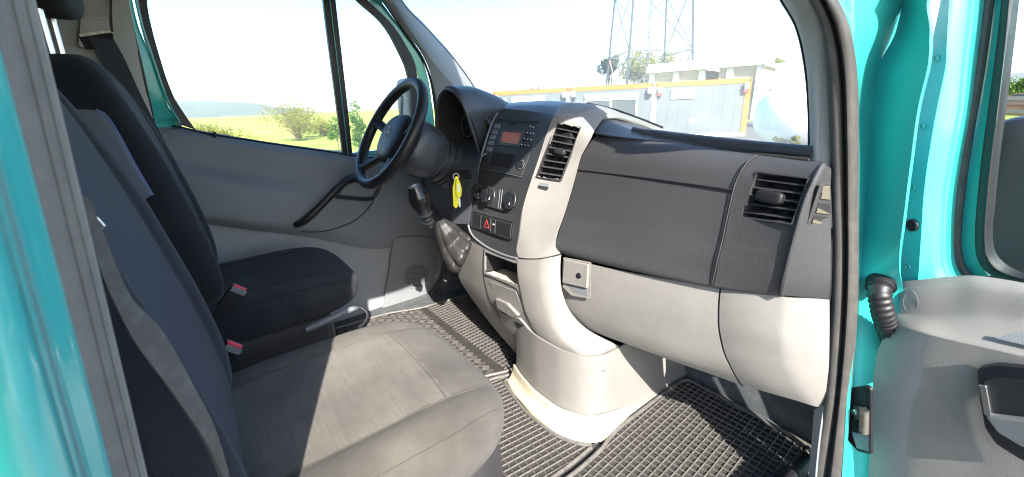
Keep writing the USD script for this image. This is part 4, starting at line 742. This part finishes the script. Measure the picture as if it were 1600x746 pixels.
tp = part('trim_panel', net([XD((1409, 440, 1.03), (1440, 437, 1.02), (1490, 432, 1.015), (1524, 431, 1.01), (1570, 437, 1.005), (1620, 446, 1.0), (1760, 465, .99)), XD((1406, 455, 1.012), (1440, 452, 1.0), (1490, 448, .998), (1530, 450, .993), (1570, 456, .99), (1620, 464, .985), (1760, 482, .975)),
       XD((1403, 490, 1.005), (1440, 492, .995), (1490, 490, .99), (1530, 492, .985), (1570, 496, .982), (1620, 502, .978), (1760, 516, .97)), XD((1396, 502, .985), (1440, 510, .955), (1490, 522, .945), (1530, 530, .94), (1570, 539, .935), (1620, 549, .93), (1760, 575, .92)),
       XD((1390, 510, .975), (1440, 520, .935), (1490, 532, .925), (1530, 541, .92), (1570, 550, .915), (1620, 561, .91), (1760, 590, .90)), XD((1372, 548, .97), (1435, 560, .935), (1490, 570, .925), (1530, 577, .92), (1570, 585, .915), (1620, 594, .91), (1760, 615, .90)),
       XD((1362, 620, .975), (1430, 625, .945), (1490, 632, .935), (1530, 640, .93), (1570, 645, .925), (1620, 650, .92), (1760, 665, .91)), XD((1358, 718, .985), (1425, 720, .955), (1490, 725, .945), (1530, 730, .94), (1570, 735, .935), (1620, 740, .93), (1760, 750, .92)), XD((1356, 800, .99), (1425, 800, .96), (1490, 800, .95), (1530, 800, .945), (1570, 800, .94), (1620, 805, .935), (1760, 815, .925))], step=.007, t=.006), 'door_warm', pd, label='grey trim panel of the open door')
FT = Frame(VD(1415, 470, x=1.002), VD(1440, 470, x=.997), VD(1412, 495, x=1.003))
part('trim_plug', FT.ring([(1423+11*math.cos(t), 472+17*math.sin(t)) for t in np.linspace(0, 6.283, 30)[:-1]], .0006, .0, .0008), 'door', pd)
FP = Frame(VD(1530, 600, x=.92), VD(1620, 612, x=.905), VD(1540, 690, x=.93))
hp = [(1531, 572), (1560, 567), (1690, 580), (1690, 745), (1600, 715), (1560, 690), (1543, 665), (1535, 620)]
dh = part('door_handle', FP.slab(hp, -.002, .010, r=.012), 'black_gloss', pd, label='black door opener recess with grey lever')
part('handle_recess', FP.slab([(1541, 590), (1565, 586), (1685, 597), (1685, 715), (1605, 690), (1566, 668), (1552, 645)], .010, .0112, r=.010, bev=0), 'void', dh)
part('handle_lever', FP.slab([(1545, 640), (1575, 644), (1680, 655), (1680, 712), (1604, 690), (1566, 668)], .011, .022, r=.006, bev=.004), 'greytrim', dh)
part('lever_root', FP.slab([(1536, 595), (1548, 596), (1556, 640), (1546, 648)], .010, .017, r=.003), 'metal', dh)
part('ledge_inset', Frame(VD(1560, 530, x=.937), VD(1620, 541, x=.93), VD(1560, 539, x=.932)).slab([(1555, 529), (1585, 521), (1640, 524), (1680, 540), (1640, 549)], .001, .0025, bev=0), 'door', pd)
mr = part('wing_mirror', superq(VD(1640, 330, x=1.30), (.07, .125,   .19), .35, .35, 40, 20), 'black', label='black wing mirror housing behind the open door window')
part('mirror_arm', bar(VD(1575, 400, x=1.26), VD(1610, 380, x=1.28), .05), 'black', mr)
# bonnet and wing so that the van has a nose
part('bonnet', net([[(1.36, -.90, .70), (1.42, 0, .74), (1.36, .86, .70)], [(1.7, -.88, .66), (1.72, 0, .72), (1.7, .86, .66)], [(2.05, -.82, .38), (2.12, 0, .42), (2.05, .80, .38)], [(2.15, -.8, -.25), (2.2, 0, -.25), (2.15, .8, -.25)]], step=.06, toward=(2, 0, 4)), 'teal')
part('front_wing', net([[(1.16, -1.0, .80), (1.4, -.96, .78), (1.8, -.93, .6)], [(1.16, -1.01, .3), (1.5, -1.0, .3), (2.0, -.95, .2)], [(1.16, -1.0, -.3), (1.3, -1.0, -.1), (2.1, -.9, -.3)]], step=.06, toward=(1.5, -3, 0)), 'teal')
part('front_wing', net([[(1.0, .98, .80), (1.4, .94, .78), (1.8, .91, .6)], [(1.0, .99, .3), (1.5, .98, .3), (2.0, .93, .2)], [(1.0, .98, -.3), (1.3, .98, -.1), (2.1, .9, -.3)]], step=.06, toward=(1.5, 3, 0)), 'teal')

# ================================================================ THINGS LYING OR HANGING IN THE CAB
def mat_base(poly, z0, z1): 
    m = trimesh.creation.extrude_polygon(poly, z1-z0, engine='earcut'); m.apply_translation([0, 0, z0+FLOOR]); return m
def ribs(poly, dx, dy, z, w=.0030, hh=.0045, rot=0, seed=0):
    rg = np.random.default_rng(seed); P = affinity.rotate(poly, -rot, origin=(.7, -.4)); a0, b0, a1, b1 = P.bounds; out = []
    lines = [(LineString([(a0-1, y), (a1+1, y)]), 0) for y in np.arange(b0+.01, b1, dy)] + [(LineString([(x, b0-1), (x, b1+1)]), 1) for x in np.arange(a0+.01, a1, dx)]
    for L, k in lines:
        g = L.intersection(P)
        for q in getattr(g, 'geoms', [g]):
            if q.length < .01: continue
            c = np.array(affinity.rotate(q, rot, origin=(.7, -.4)).coords); a, b = c[0], c[-1]; hj = hh*(.9 if k else 1.0)
            d = (b-a)/np.linalg.norm(b-a); n = np.array([-d[1], d[0]])*w/2; t = .45
            lo = [(*(p+s*n), z) for p in (a, b) for s in (-1, 1)]; hi = [(*(p+s*n*t), z+hj) for p in (a, b) for s in (-1, 1)]
            v = np.array(lo+hi) + [0, 0, FLOOR]
            out.append(trimesh.Trimesh(v, [(0, 4, 6), (0, 6, 2), (1, 3, 7), (1, 7, 5), (4, 5, 7), (4, 7, 6), (0, 1, 5), (0, 5, 4), (2, 6, 7), (2, 7, 3)], process=False))
    return cat(out)
def rim(poly, z, r=.006):
    c = np.array(poly.exterior.coords)[:-1]; c = resample(np.vstack([c, c[:1]]), 160, 0)[:-1]
    return tube(np.c_[c, np.full(len(c), z+FLOOR)], r, 8, closed=True)
def floor_mat(poly, label, z=.012, rot=0, seed=0, dx=.0215, dy=.0195, ribpoly=None):
    t = thing('floor_mat', label, 'floor mat', (0, 0, 0), group='rubber mats on the cab floor')
    obj('mat_sheet', mat_base(poly, .002, z), M['mat'], t); obj('mat_rim', rim(poly.buffer(-.006), z+.002), M['mat_rib'], t, smooth=40)
    tag(obj('mat_ribs', ribs((ribpoly or poly).buffer(-.012), dx, dy, z, rot=rot, seed=seed), M['mat_rib'], t, smooth=False), kind='stuff')
    return t
pas = Polygon([(.30, -.885), (1.20, -.885), (1.215, -.50), (1.16, -.482), (.86, -.484), (.80, -.49), (.74, -.505), (.62, -.512), (.45, -.50), (.30, -.47)])
floor_mat(pas, 'black ribbed rubber mat in the passenger footwell beside the pale pedestal', rot=3, seed=1)
cutout = Polygon([tuple(p) for p in (foot + (foot-np.array([1.0, -.2]))*.15)])
cen_ = Polygon([(.30, -.462), (.46, -.488), (.62, -.498), (.72, -.494), (.80, -.47), (1.0, -.46), (1.0, -.06), (.77, -.068), (.66, -.035), (.30, -.02)]).difference(cutout)
cen_ = max(getattr(cen_, 'geoms', [cen_]), key=lambda g: g.area)
floor_mat(cen_, 'ribbed rubber mat wrapping the foot of the pale pedestal', rot=-6, seed=2, dx=.0235, dy=.0185)
drv = Polygon([(.30, .0), (.66, -.018), (.77, -.05), (1.02, -.05), (1.04, .30), (.98, .62), (.72, .66), (.55, .72), (.30, .74)])
dm_ = floor_mat(drv, 'rubber mat with chequered tread in the driver footwell', rot=4, seed=3, dx=.018, dy=.022, ribpoly=drv.intersection(sbox(.735, -1, 2, 1)))
tread = []
for i in range(15):
    for j in range(26):
        cx_, cy_ = .32+i*.029, .0+j*.029
        if not drv.intersection(sbox(0, -1, .725, 1)).buffer(-.02).contains(Point(cx_, cy_)): continue
        s = 1 if (i+j) % 2 else -1
        for k in range(-2, 3):
            o = k*.0052; d = np.array([1, s])/math.sqrt(2)*.0125; n = np.array([-s, 1])/math.sqrt(2)*o
            m = trimesh.creation.box((.025, .0028, .004)); m.apply_transform(trimesh.transformations.rotation_matrix(math.atan2(s, 1), [0, 0, 1])); m.apply_translation([cx_+n[0], cy_+n[1], .0135+FLOOR]); tread.append(m)
tag(obj('tread_bars', cat(tread), M['mat_rib'], dm_, smooth=False), kind='stuff')
# keys with a yellow tag in the ignition
K0 = V(712, 274, y=.205)
ky = thing('key_ring', 'bunch of keys with a bright yellow tag hanging from the ignition', 'keys', K0+[0, 0, FLOOR])
FK = Frame(V(708, 280, y=.20), V(721, 280, y=.19), V(709, 325, y=.20))
def kobj(name, m, mm): m = m.copy(); m.apply_translation(-K0); return obj(name, m, M[mm], ky)
kobj('yellow_tag', FK.slab([(711, 276), (714, 275), (719, 286), (716, 322), (712, 326), (708, 322), (707, 293)], 0, .004, r=.001, bev=.001), 'yellow')
kobj('yellow_fob', FK.slab([(713, 278), (718, 284), (721, 295), (720, 306), (717, 309), (712, 307), (711, 285)], .006, .012, r=.002, bev=.002), 'yellow')
kobj('tag_paper', FK.slab([(713.5, 287), (717, 288), (717.5, 300), (714, 299)], .012, .0126, bev=0), 'white')
kobj('key_blade', FK.slab([(715.5, 308), (718.5, 308), (719.5, 322), (718, 325), (716.5, 318)], .002, .004, bev=0), 'metal')
t = trimesh.creation.torus(.011, .0011, 30, 6); t.apply_transform(FK.M(FK.on(712.5, 276, .004))); kobj('split_ring', t, 'metal')

# ================================================================ OUTSIDE
def hgt(x, y):
    d = np.hypot(x, y+1.12); s = np.clip((d-8)/11, 0, 1); return -.33*s*s*(3-2*s)
def sheet(xs, ys, dz=0):
    Xg, Yg = np.meshgrid(xs, ys); v = np.stack([Xg, Yg, hgt(Xg, Yg)+dz], -1).reshape(-1, 3); n, m = len(xs), len(ys)
    i = np.arange(n*m).reshape(m, n); q = np.stack([i[:-1, :-1], i[:-1, 1:], i[1:, 1:], i[1:, :-1]], -1).reshape(-1, 4)
    return (v, q)
ax = np.unique(np.r_[-5500, -2500, -1000, -400, -150, -60, np.arange(-30, 31, 3.), 45, 60, 150, 400, 1000, 2500, 5500])
grass_m = usdkit.material(stage, '/World/Looks/meadow', {
    'g': ('geometry', {}), 'n': ('noise_texture', {'scale': .35, 'detail': 8}), 'n2': ('noise_texture', {'scale': .012, 'detail': 3}), 'r': ('rgb_ramp', {'ramp': [(.3, (.20, .25, .05)), (.55, (.32, .34, .09)), (.75, (.42, .38, .16))]}),
    'r2': ('rgb_ramp', {'ramp': [(.35, (.6, .8, .5)), (.5, (1, 1, 1)), (.65, (1.1, .95, .75))]}), 'm': ('mix_color', {'blend_type': 'multiply', 'fac': 1.0, 'use_clamp_result': False}), 'b': ('bump', {'distance': .3}), 'p': ('principled_bsdf', {'roughness': .95, 'specular_ior_level': .1})},
    [('g.position', 'n.vector'), ('g.position', 'n2.vector'), ('n.fac', 'r.fac'), ('n2.fac', 'r2.fac'), ('r.color', 'm.a'), ('r2.color', 'm.b'), ('m.result', 'p.base_color'), ('n.fac', 'b.height'), ('b.normal', 'p.normal')], surface='p.BSDF')
tag(usdkit.mesh(stage, '/World/meadow', sheet(ax, ax), grass_m, smooth=True).GetPrim(), kind='structure')
M['asphalt'] = mat('asphalt', (.06, .06, .058), .9, bump=(60, .01), mottle=(.6, (.085, .083, .078), .4, .7))
tag(usdkit.mesh(stage, '/World/yard', sheet(np.arange(-14, 34.1, 2.), np.arange(-24, 13.1, 1.85), .004), M['asphalt'], smooth=True).GetPrim(), kind='structure')

def ridge(name, pts, dist, label_mat, depth=900, drop=0):
    P = np.array([far(px, py, dist) for px, py in pts]); P = resample(P, 90, 0)
    n = meshkit.fbm(P*.004)-.5; P[:, 2] += n*14
    out = P/np.linalg.norm(P[:, :2], axis=1, keepdims=True)
    near = P.copy(); near[:, :2] *= .72; near[:, 2] = -1.0
    mid = (P*.55+near*.45); mid[:, 2] += 6*meshkit.fbm(mid*.01)
    back = P.copy(); back[:, :2] *= 1.25; back[:, 2] = -1
    tag(obj(name, solid(resample(np.stack([near, mid, P, back]), 24, 0), 4., toward=(0, 0, 3000)), label_mat, smooth=True), kind='structure')
M['hill'] = mat('wooded_hill', (.05, .075, .06), .95, mottle=(.01, (.10, .12, .07), .4, .65))
ridge('hills', [(40, 158), (150, 156), (275, 157), (330, 158), (380, 160), (430, 167), (480, 174), (540, 180), (620, 182), (680, 178)], 2600, M['hill'])
ridge('hills', [(1500, 126), (1560, 118), (1600, 112), (1700, 104), (1850, 112), (2000, 120)], 2400, M['hill'])

def foliage(c, rad, n, size, seed, clumps=14, flat=1.0):
    rg = np.random.default_rng(seed); c = np.asarray(c, float); rad = np.asarray(rad, float)
    d = rg.normal(size=(clumps, 3)); d /= np.linalg.norm(d, axis=1, keepdims=True); cc = c + d*rad*rg.uniform(.15, .85, (clumps, 1)); cr = rad.mean()*rg.uniform(.22, .48, clumps)
    k = rg.integers(0, clumps, n); p = rg.normal(size=(n, 3)); p /= np.linalg.norm(p, axis=1, keepdims=True); p = cc[k] + p*(cr[k]*rg.uniform(.2, 1, n)**.5)[:, None]
    a = rg.normal(size=(n, 3)); a /= np.linalg.norm(a, axis=1, keepdims=True); b = np.cross(a, rg.normal(size=(n, 3))); b /= np.linalg.norm(b, axis=1, keepdims=True)
    s = size*rg.uniform(.6, 1.3, n)[:, None]
    v = np.stack([p-a*s, p+b*s*.5, p+a*s, p-b*s*.5], 1).reshape(-1, 3); q = np.arange(4*n).reshape(-1, 4)
    return (v, q), cc
def plant(name, category, label, base, height, rad, n, size, seed, leaf='leaf', trunk=.12, group=None, clumps=14, bare=0):
    base = np.array(base, float); base[2] = hgt(base[0], base[1])
    t = thing(name, label, category, base, group=group or {'sapling': 'young trees along the meadow edge', 'bush': 'low bushes in the meadow', 'weed': 'weeds around the white tank'}.get(name))
    c = np.array([0, 0, height-rad[2]*.95]); fm, cc = foliage(c, rad, n, size, seed, clumps)
    obj('crown', fm, M[leaf], t, smooth=False)
    rg = np.random.default_rng(seed+99); w = [tube([(0, 0, -.1), (rg.normal()*.03*height, rg.normal()*.03*height, height*.45), (0, 0, height*.82)], [trunk, trunk*.6, trunk*.15], 7, n=14)]
    for q in cc: w.append(tube([(0, 0, c[2]*rg.uniform(.3, .8)), q*[.5, .5, 1]-[0, 0, .1*height], q], [trunk*.4, trunk*.2, trunk*.06], 5, n=8))
    for i in range(bare):
        a = rg.uniform(0, 6.28); r_ = rg.uniform(.3, 1)*rad[0]; w.append(tube([(0, 0, .0), (math.cos(a)*r_*.5, math.sin(a)*r_*.5, height*.55), (math.cos(a)*r_, math.sin(a)*r_, height*rg.uniform(.75, 1.1))], [trunk*.35, trunk*.2, trunk*.05], 4, n=8))
    obj('trunk', cat(w), M['bark'], t, smooth=40); return t
plant('shrub', 'shrub', 'broad yellowish shrub with many bare twigs seen through the driver window', far(462, 190, 34), 2.9, (2.6, 2.6, 1.3), 2600, .07, 1, 'leaf_yellow', .04, clumps=40, bare=70)
plant('sapling', 'tree', 'small green spruce sapling at the rear corner of the driver window', far(312, 190, 26), 1.6, (.7, .7, .75), 1500, .05, 2, 'leaf_yellow', .04)
plant('sapling', 'tree', 'fresh green sapling just left of the window divider', far(524, 200, 22), 1.75, (.42, .42, .8), 1100, .05, 3, 'leaf', .03)
plant('sapling', 'tree', 'tall slim green sapling between window divider and steering wheel', far(556, 190, 20), 2.2, (.42, .42, 1.0), 1600, .055, 4, 'leaf', .03)
plant('bush', 'bush', 'low olive bush at the left end of the meadow', far(345, 196, 40), 1.3, (2.4, 2.4, .7), 2200, .08, 5, 'leaf_yellow', .04)
plant('bush', 'bush', 'low tan bush right of the spring shrub', far(505, 200, 38), 1.2, (1.8, 1.8, .6), 1800, .08, 6, 'leaf_yellow', .04, bare=16)
plant('tree', 'tree', 'bright leafy tree rising behind the cabins inside the lattice mast', far(1015, 100, 62), 9.0, (4.2, 4.2, 3.0), 5200, .17, 7, 'leaf_yellow', .22, clumps=24)
plant('tree', 'tree', 'dark bushy tree beside the left foot of the lattice mast', far(952, 110, 66), 8.3, (2.0, 2.0, 1.8), 2600, .2, 8, 'leaf_dark', .18)
plant('tree', 'tree', 'green tree on the skyline behind the open door window', far(1592, 160, 55), 2.6, (2.2, 2.2, 1.3), 3000, .13, 9, 'leaf', .15)
for i, (px, dd_, h_) in enumerate(((1208, 15.2, .9), (1222, 14.6, .7), (1246, 14.4, .85), (1196, 16.2, 1.5))):
    plant('weed', 'weed', ['thin weed in front of the left edge of the white tank', 'short weed at the foot of the white tank', 'tall weed before the middle of the white tank', 'dark ivy stalk between cabin and white tank'][i], far(px, 210, dd_), h_, (.22, .22, h_*.42), 260, .05, 20+i, 'leaf_yellow' if i < 3 else 'leaf_dark', .012, clumps=8)

# site cabins
M['cabin'] = mat('cabin_wall', (.115, .13, .135), .6, mottle=(.8, (.095, .11, .115), .4, .7))
M['cabin_white'] = mat('cabin_white', (.5, .5, .48), .55)
M['cabin_glass'] = mat('cabin_glass', (.06, .07, .075), .1)
M['lampglass'] = mat('lamp_grey', (.22, .22, .21), .4)
TOPZ = 2.27; A_, B_ = far(770, 143, 24.0), far(1173, 122, 22.9)
def on_front(px, z=None, py=None):
    """the point of the cabins' front plane on a sight line"""
    d = _rt*(px-800)/F_PX - _up*((150 if py is None else py)-373)/F_PX + _fw; C = CAM+[0, 0, FLOOR]
    e = (B_-A_)[:2]; n = np.array([e[1], -e[0]]); t = ((A_-C)[:2]@n)/(d[:2]@n); p = C+d*t
    if z is not None: p[2] = z
    return p
ex = (B_-A_); ex[2] = 0; ex /= np.linalg.norm(ex); ny = np.array([ex[1], -ex[0], 0]); ny = ny if ny@(CAM-A_) > 0 else -ny
edges = [770, 889, 1022.5, 1173]
def local_x(px, org): return (on_front(px, 0)-org)@ex
for u in range(3):
    o = on_front(edges[u], 0) + ex*.02; L = (on_front(edges[u+1], 0)-o)@ex - .02; o[2] = -.33
    t = thing('site_cabin', ['left grey site cabin with orange top rail and left post', 'middle grey site cabin with a wide white framed window', 'right grey site cabin with an orange corner post'][u], 'cabin', o, math.degrees(math.atan2(ex[1], ex[0])), group='site cabins standing side by side')
    Hh = TOPZ+.33; sgn = -1 if np.cross(ex, ny)[2] < 0 else 1
    def B(lo, hi): lo = np.array(lo, float); hi = np.array(hi, float); lo[1] *= sgn; hi[1] *= sgn; return bx(lo, hi)
    nP = int(L/.5); 
    for k in range(nP): obj('wall_panel', B((.12+(L-.24)*k/nP+.006, -.06, .16), (.12+(L-.24)*(k+1)/nP-.006, 0.0, Hh-.2)), M['cabin'], t)
    obj('core', B((.05, -2.4, .15), (L-.05, -.008, Hh-.1)), M['cabin'], t)
    obj('top_rail', B((0, -.1, Hh-.22), (L, .02, Hh)), M['orange'], t); obj('bottom_rail', B((0, -.1, 0), (L, .02, .16)), M['cabin_white'], t)
    obj('corner_post', B((0, -.12, .16), (.17 if u == 0 else .1, .025, Hh-.22)), M['orange'] if u == 0 else M['cabin_white'], t)
    obj('corner_post', B((L-(.24 if u == 2 else .1), -.12, .16), (L, .025, Hh-.22)), M['orange'] if u == 2 else M['cabin_white'], t)
    obj('roof', B((-.0, -2.45, Hh-.08), (L, -.12, Hh-.02)), M['cabin_white'], t)
    for xx in (.22, L-.22):
        lm = obj('lamp', superq((xx, sgn*.11, Hh-.36), (.12, .1, .16), .6, .6, 20, 12), M['lampglass'], t); obj('lamp_base', B((xx-.1, .03, Hh-.62), (xx+.1, .17, Hh-.5)), M['black'] if u != 2 else M['red'], lm)
        obj('corner_hole', B((xx-.17 if xx < 1 else xx+.11, .02, Hh-.16), (xx-.11 if xx < 1 else xx+.17, .024, Hh-.06)), M['void'], t)
    lx = lambda px: (on_front(px, 0)-o)@ex
    if u == 1:
        a, b = lx(914), lx(997)
        w = obj('window', cat([B((a, .0, Hh-.62), (b, .10, Hh-.40))]), M['cabin_white'], t); obj('shutter_box', B((a+.03, .10, Hh-.60), (b-.03, .12, Hh-.43)), M['cabin_white'], w)
        obj('frame', B((a, .002, Hh-1.65), (a+.09, .06, Hh-.62)), M['cabin_white'], w); obj('frame', B((b-.09, .002, Hh-1.65), (b, .06, Hh-.62)), M['cabin_white'], w); obj('frame', B((lx(955)-.05, .002, Hh-1.65), (lx(955)+.05, .06, Hh-.62)), M['cabin_white'], w); obj('frame', B((a, .002, Hh-.72), (b, .055, Hh-.62)), M['cabin_white'], w)
        obj('pane', B((a+.09, .001, Hh-1.6), (b-.09, .02, Hh-.72)), M['cabin_glass'], w); obj('sill', B((a-.03, .0, Hh-1.72), (b+.03, .1, Hh-1.65)), M['cabin_white'], w)
    if u == 0:
        a, b = lx(800), lx(852); obj('shutter_box', B((a, .002, Hh-.66), (b, .10, Hh-.34)), M['cabin_white'], t); c_ = superq((lx(789), sgn*.05, Hh-.5), (.12, .06, .12), .8, .8, 20, 12); obj('fan_cover', c_, M['cabin_white'], t)
    if u == 2:
        a, b = lx(1048), lx(1085); v_ = obj('vent_box', B((a, .002, Hh-.80), (b, .06, Hh-.36)), M['cabin_white'], t); obj('vent_slot', B((a+.1, .06, Hh-.45), (b-.1, .064, Hh-.42)), M['orange'], v_)
        obj('notice', B((lx(1080), .002, Hh-1.9), (lx(1092), .01, Hh-1.72)), M['cabin_white'], t)
    if u == 0: obj('roof_bracket', cat([B((lx(820), -.3, Hh), (lx(843), -.26, Hh+.03)), B((lx(838), -.3, Hh), (lx(840), -.26, Hh+.16)), B((lx(828), -.3, Hh), (lx(830), -.26, Hh+.1))]), M['black'], t)
# long white roof with brick below, behind the cabins
g0, g1 = far(1022, 104, 40), far(1200, 98, 38); gx = (g1-g0); gx[2] = 0; GLn = np.linalg.norm(gx); gx /= GLn
t = thing('warehouse', 'long low white roofed building behind the right cabin', 'building', np.r_[g0[:2], -.33], math.degrees(math.atan2(gx[1], gx[0])))
zt = float(g0[2])+.33
obj('roof', cat([bx((-.3, -.6, zt-.1), (GLn+.5, 8, zt+.12))]), M['cabin_white'], t); obj('eaves', bx((-.4, -.75, zt-.55), (GLn+.5, -.6, zt-.12)), M['cabin_white'], t)
M['brick_far'] = mat('far_brick', (.38, .30, .24), .8)
for a, b in ((.0, .5), (.62, 1.0)): obj('wall', bx((GLn*a, -.2, 0), (GLn*b-.3, 7.5, zt-.55)), M['brick_far'], t)
for k in range(5): obj('column', bx((GLn*k/4.2-.2, -.5, 0), (GLn*k/4.2+.25, -.22, zt-.55)), M['cabin_white'], t)
# grey corrugated container and white tank
c0, c1 = far(1203, 140, 30), far(1262, 138, 27); cx_ = c1-c0; cx_[2] = 0; CL = np.linalg.norm(cx_); cx_ /= CL
t = thing('shipping_container', 'grey ribbed shipping container behind the white tank', 'container', np.r_[c0[:2], -.33], math.degrees(math.atan2(cx_[1], cx_[0])))
zc = float(c0[2])+.33; M['ribbed'] = mat('ribbed_steel', (.30, .34, .34), .5)
obj('body', bx((0, .05, .1), (CL+3, 2.4, zc-.1)), M['ribbed'], t); obj('top_rail', bx((-.05, -.04, zc-.12), (CL+3, .1, zc)), M['ribbed'], t)
for k in range(int((CL+3)/.6)): obj('rib', bx((k*.6+.05, -.02, .1), (k*.6+.40, .05, zc-.12)), M['ribbed'], t)
tc = far(1268, 190, 16.5); t = thing('tank', 'large white rounded tank beyond the right end of the windscreen', 'tank', np.r_[tc[:2], -.3], math.degrees(math.atan2(tc[1]+1.12, tc[0])))
M['tankwhite'] = mat('tank_white', (.78, .75, .69), .45, mottle=(2, (.66, .65, .60), .4, .7))
obj('vessel', superq((0, 0, 1.15), (2.4, 1.62, 1.12), .9, .9, 48, 28), M['tankwhite'], t); obj('cap', superq((0, 0, 2.28), (.3, .3, .1), .5, .8, 24, 12), M['button'], t); obj('saddle', cat([bx((-1.4, -.8, -.15), (-1.1, .8, .55)), bx((1.1, -.8, -.15), (1.4, .8, .55))]), M['ribbed'], t)
# lattice mast
tb = far(1012, 100, 46); tb[2] = -.33
M['mast'] = mat('galvanised_steel', (.055, .065, .075), .5); M['mast_red'] = mat('mast_red', (.40, .16, .12), .6)
t = thing('lattice_mast', 'tall steel lattice mast rising behind the cabins', 'mast', tb, math.degrees(math.atan2(tb[1]+1.12, tb[0]))+22)
W0 = 3.35; legs = [(-W0, -W0), (-W0, W0), (W0, W0), (W0, -W0)]; HT = 26
def lp(i, z): k = 1-.018*z; return np.array([legs[i][0]*k, legs[i][1]*k, z])
for i in range(4): obj('leg', bar(lp(i, 0), lp(i, HT), .16), M['mast'], t, smooth=False)
for lv, z in enumerate(np.arange(6.0, HT, 5.5)):
    for i in range(4):
        j = (i+1) % 4; obj('girt', bar(lp(i, z), lp(j, z), .09), M['mast'], t, smooth=False)
        obj('brace', bar(lp(i, z-5.5 if lv else .2), lp(j, z), .08), M['mast_red'] if i == 1 and lv == 0 else M['mast'], t, smooth=False); obj('brace', bar(lp(j, z-5.5 if lv else .2), lp(i, z), .06), M['mast'], t, smooth=False)
ld = obj('ladder', bar((-.22, 0, 0), (-.22, 0, HT), .07), M['mast'], t, smooth=False); obj('ladder_rail', bar((.22, 0, 0), (.22, 0, HT), .07), M['mast'], ld, smooth=False)
for k in range(50): obj('rung', bar((-.22, 0, .5+k*.5), (.22, 0, .5+k*.5), .04), M['mast'], ld, smooth=False)
# guard rail and car beyond the open door
q0 = far(1560, 180, 30); q1 = far(1700, 172, 26)
t = thing('guard_rail', 'grey steel guard rail beyond the open door window', 'guard rail', (0, 0, 0))
dq = (q1-q0)[:2]; dq /= np.linalg.norm(dq); pa = np.r_[q0[:2]-dq*6, .9]; pb_ = np.r_[q0[:2]+dq*16, .9]
obj('rail', bar(pa, pb_, .08, .14), M['steel'], t); obj('rail', bar(pa-[0, 0, .55], pb_-[0, 0, .55], .08, .14), M['steel'], t)
for k in range(9): pk = pa+(pb_-pa)*k/8; obj('post', bar([pk[0], pk[1], -.4], [pk[0], pk[1], 1.0], .1), M['steel'], t)
cc_ = far(1612, 197, 33); t = thing('parked_car', 'dark red car parked beyond the guard rail', 'car', np.r_[cc_[:2], -.33], math.degrees(math.atan2(dq[1], dq[0])))
M['carred'] = mat('car_red', (.20, .03, .025), .3, coat=.8)
prof = Polygon([(-2.1, .3), (-2.1, .75), (-1.9, .85), (-1.2, .92), (-.55, 1.38), (.9, 1.40), (1.6, .98), (2.05, .92), (2.12, .35)]).buffer(-.06).buffer(.06)
def side(P, y0, y1): m = trimesh.creation.extrude_polygon(P, y1-y0, engine='earcut'); m.apply_transform(np.array([[1, 0, 0, 0], [0, 0, 1, y0], [0, 1, 0, 0], [0, 0, 0, 1.]])); m.fix_normals(); return m
obj('body', side(prof, -.82, .82), M['carred'], t)
gls = Polygon([(-1.05, .94), (-.5, 1.32), (.85, 1.34), (1.4, .98)])
for y in (-.825, .80): obj('window', side(gls, y, y+.025), M['cabin_glass'], t)
for xx in (-1.3, 1.35):
    for yy in (-.78, .6):
        m = trimesh.creation.cylinder(.31, .2, sections=28); m.apply_transform(trimesh.transformations.rotation_matrix(math.pi/2, [1, 0, 0])); m.apply_translation([xx, yy+.1, .31]); w = obj('wheel', m, M['black'], t)
        m = trimesh.creation.cylinder(.19, .21, sections=20); m.apply_transform(trimesh.transformations.rotation_matrix(math.pi/2, [1, 0, 0])); m.apply_translation([xx, yy+.1, .31]); obj('rim', m, M['metal'], w)
obj('tail_light', rbox((-2.13, -.75, .62), (-2.08, -.45, .78), .01), M['red'], t); obj('tail_light', rbox((-2.13, .45, .62), (-2.08, .75, .78), .01), M['red'], t)

# the air
v_ = usdkit.material(stage, '/World/Looks/air', {'v': ('principled_volume', {'color': (.93, .96, 1.0), 'density': .00012, 'anisotropy': .2})}, volume='v.volume')
tag(usdkit.mesh(stage, '/World/haze', bx((-5200, -5200, -30), (5200, 5200, 420)), v_).GetPrim(), kind='stuff')
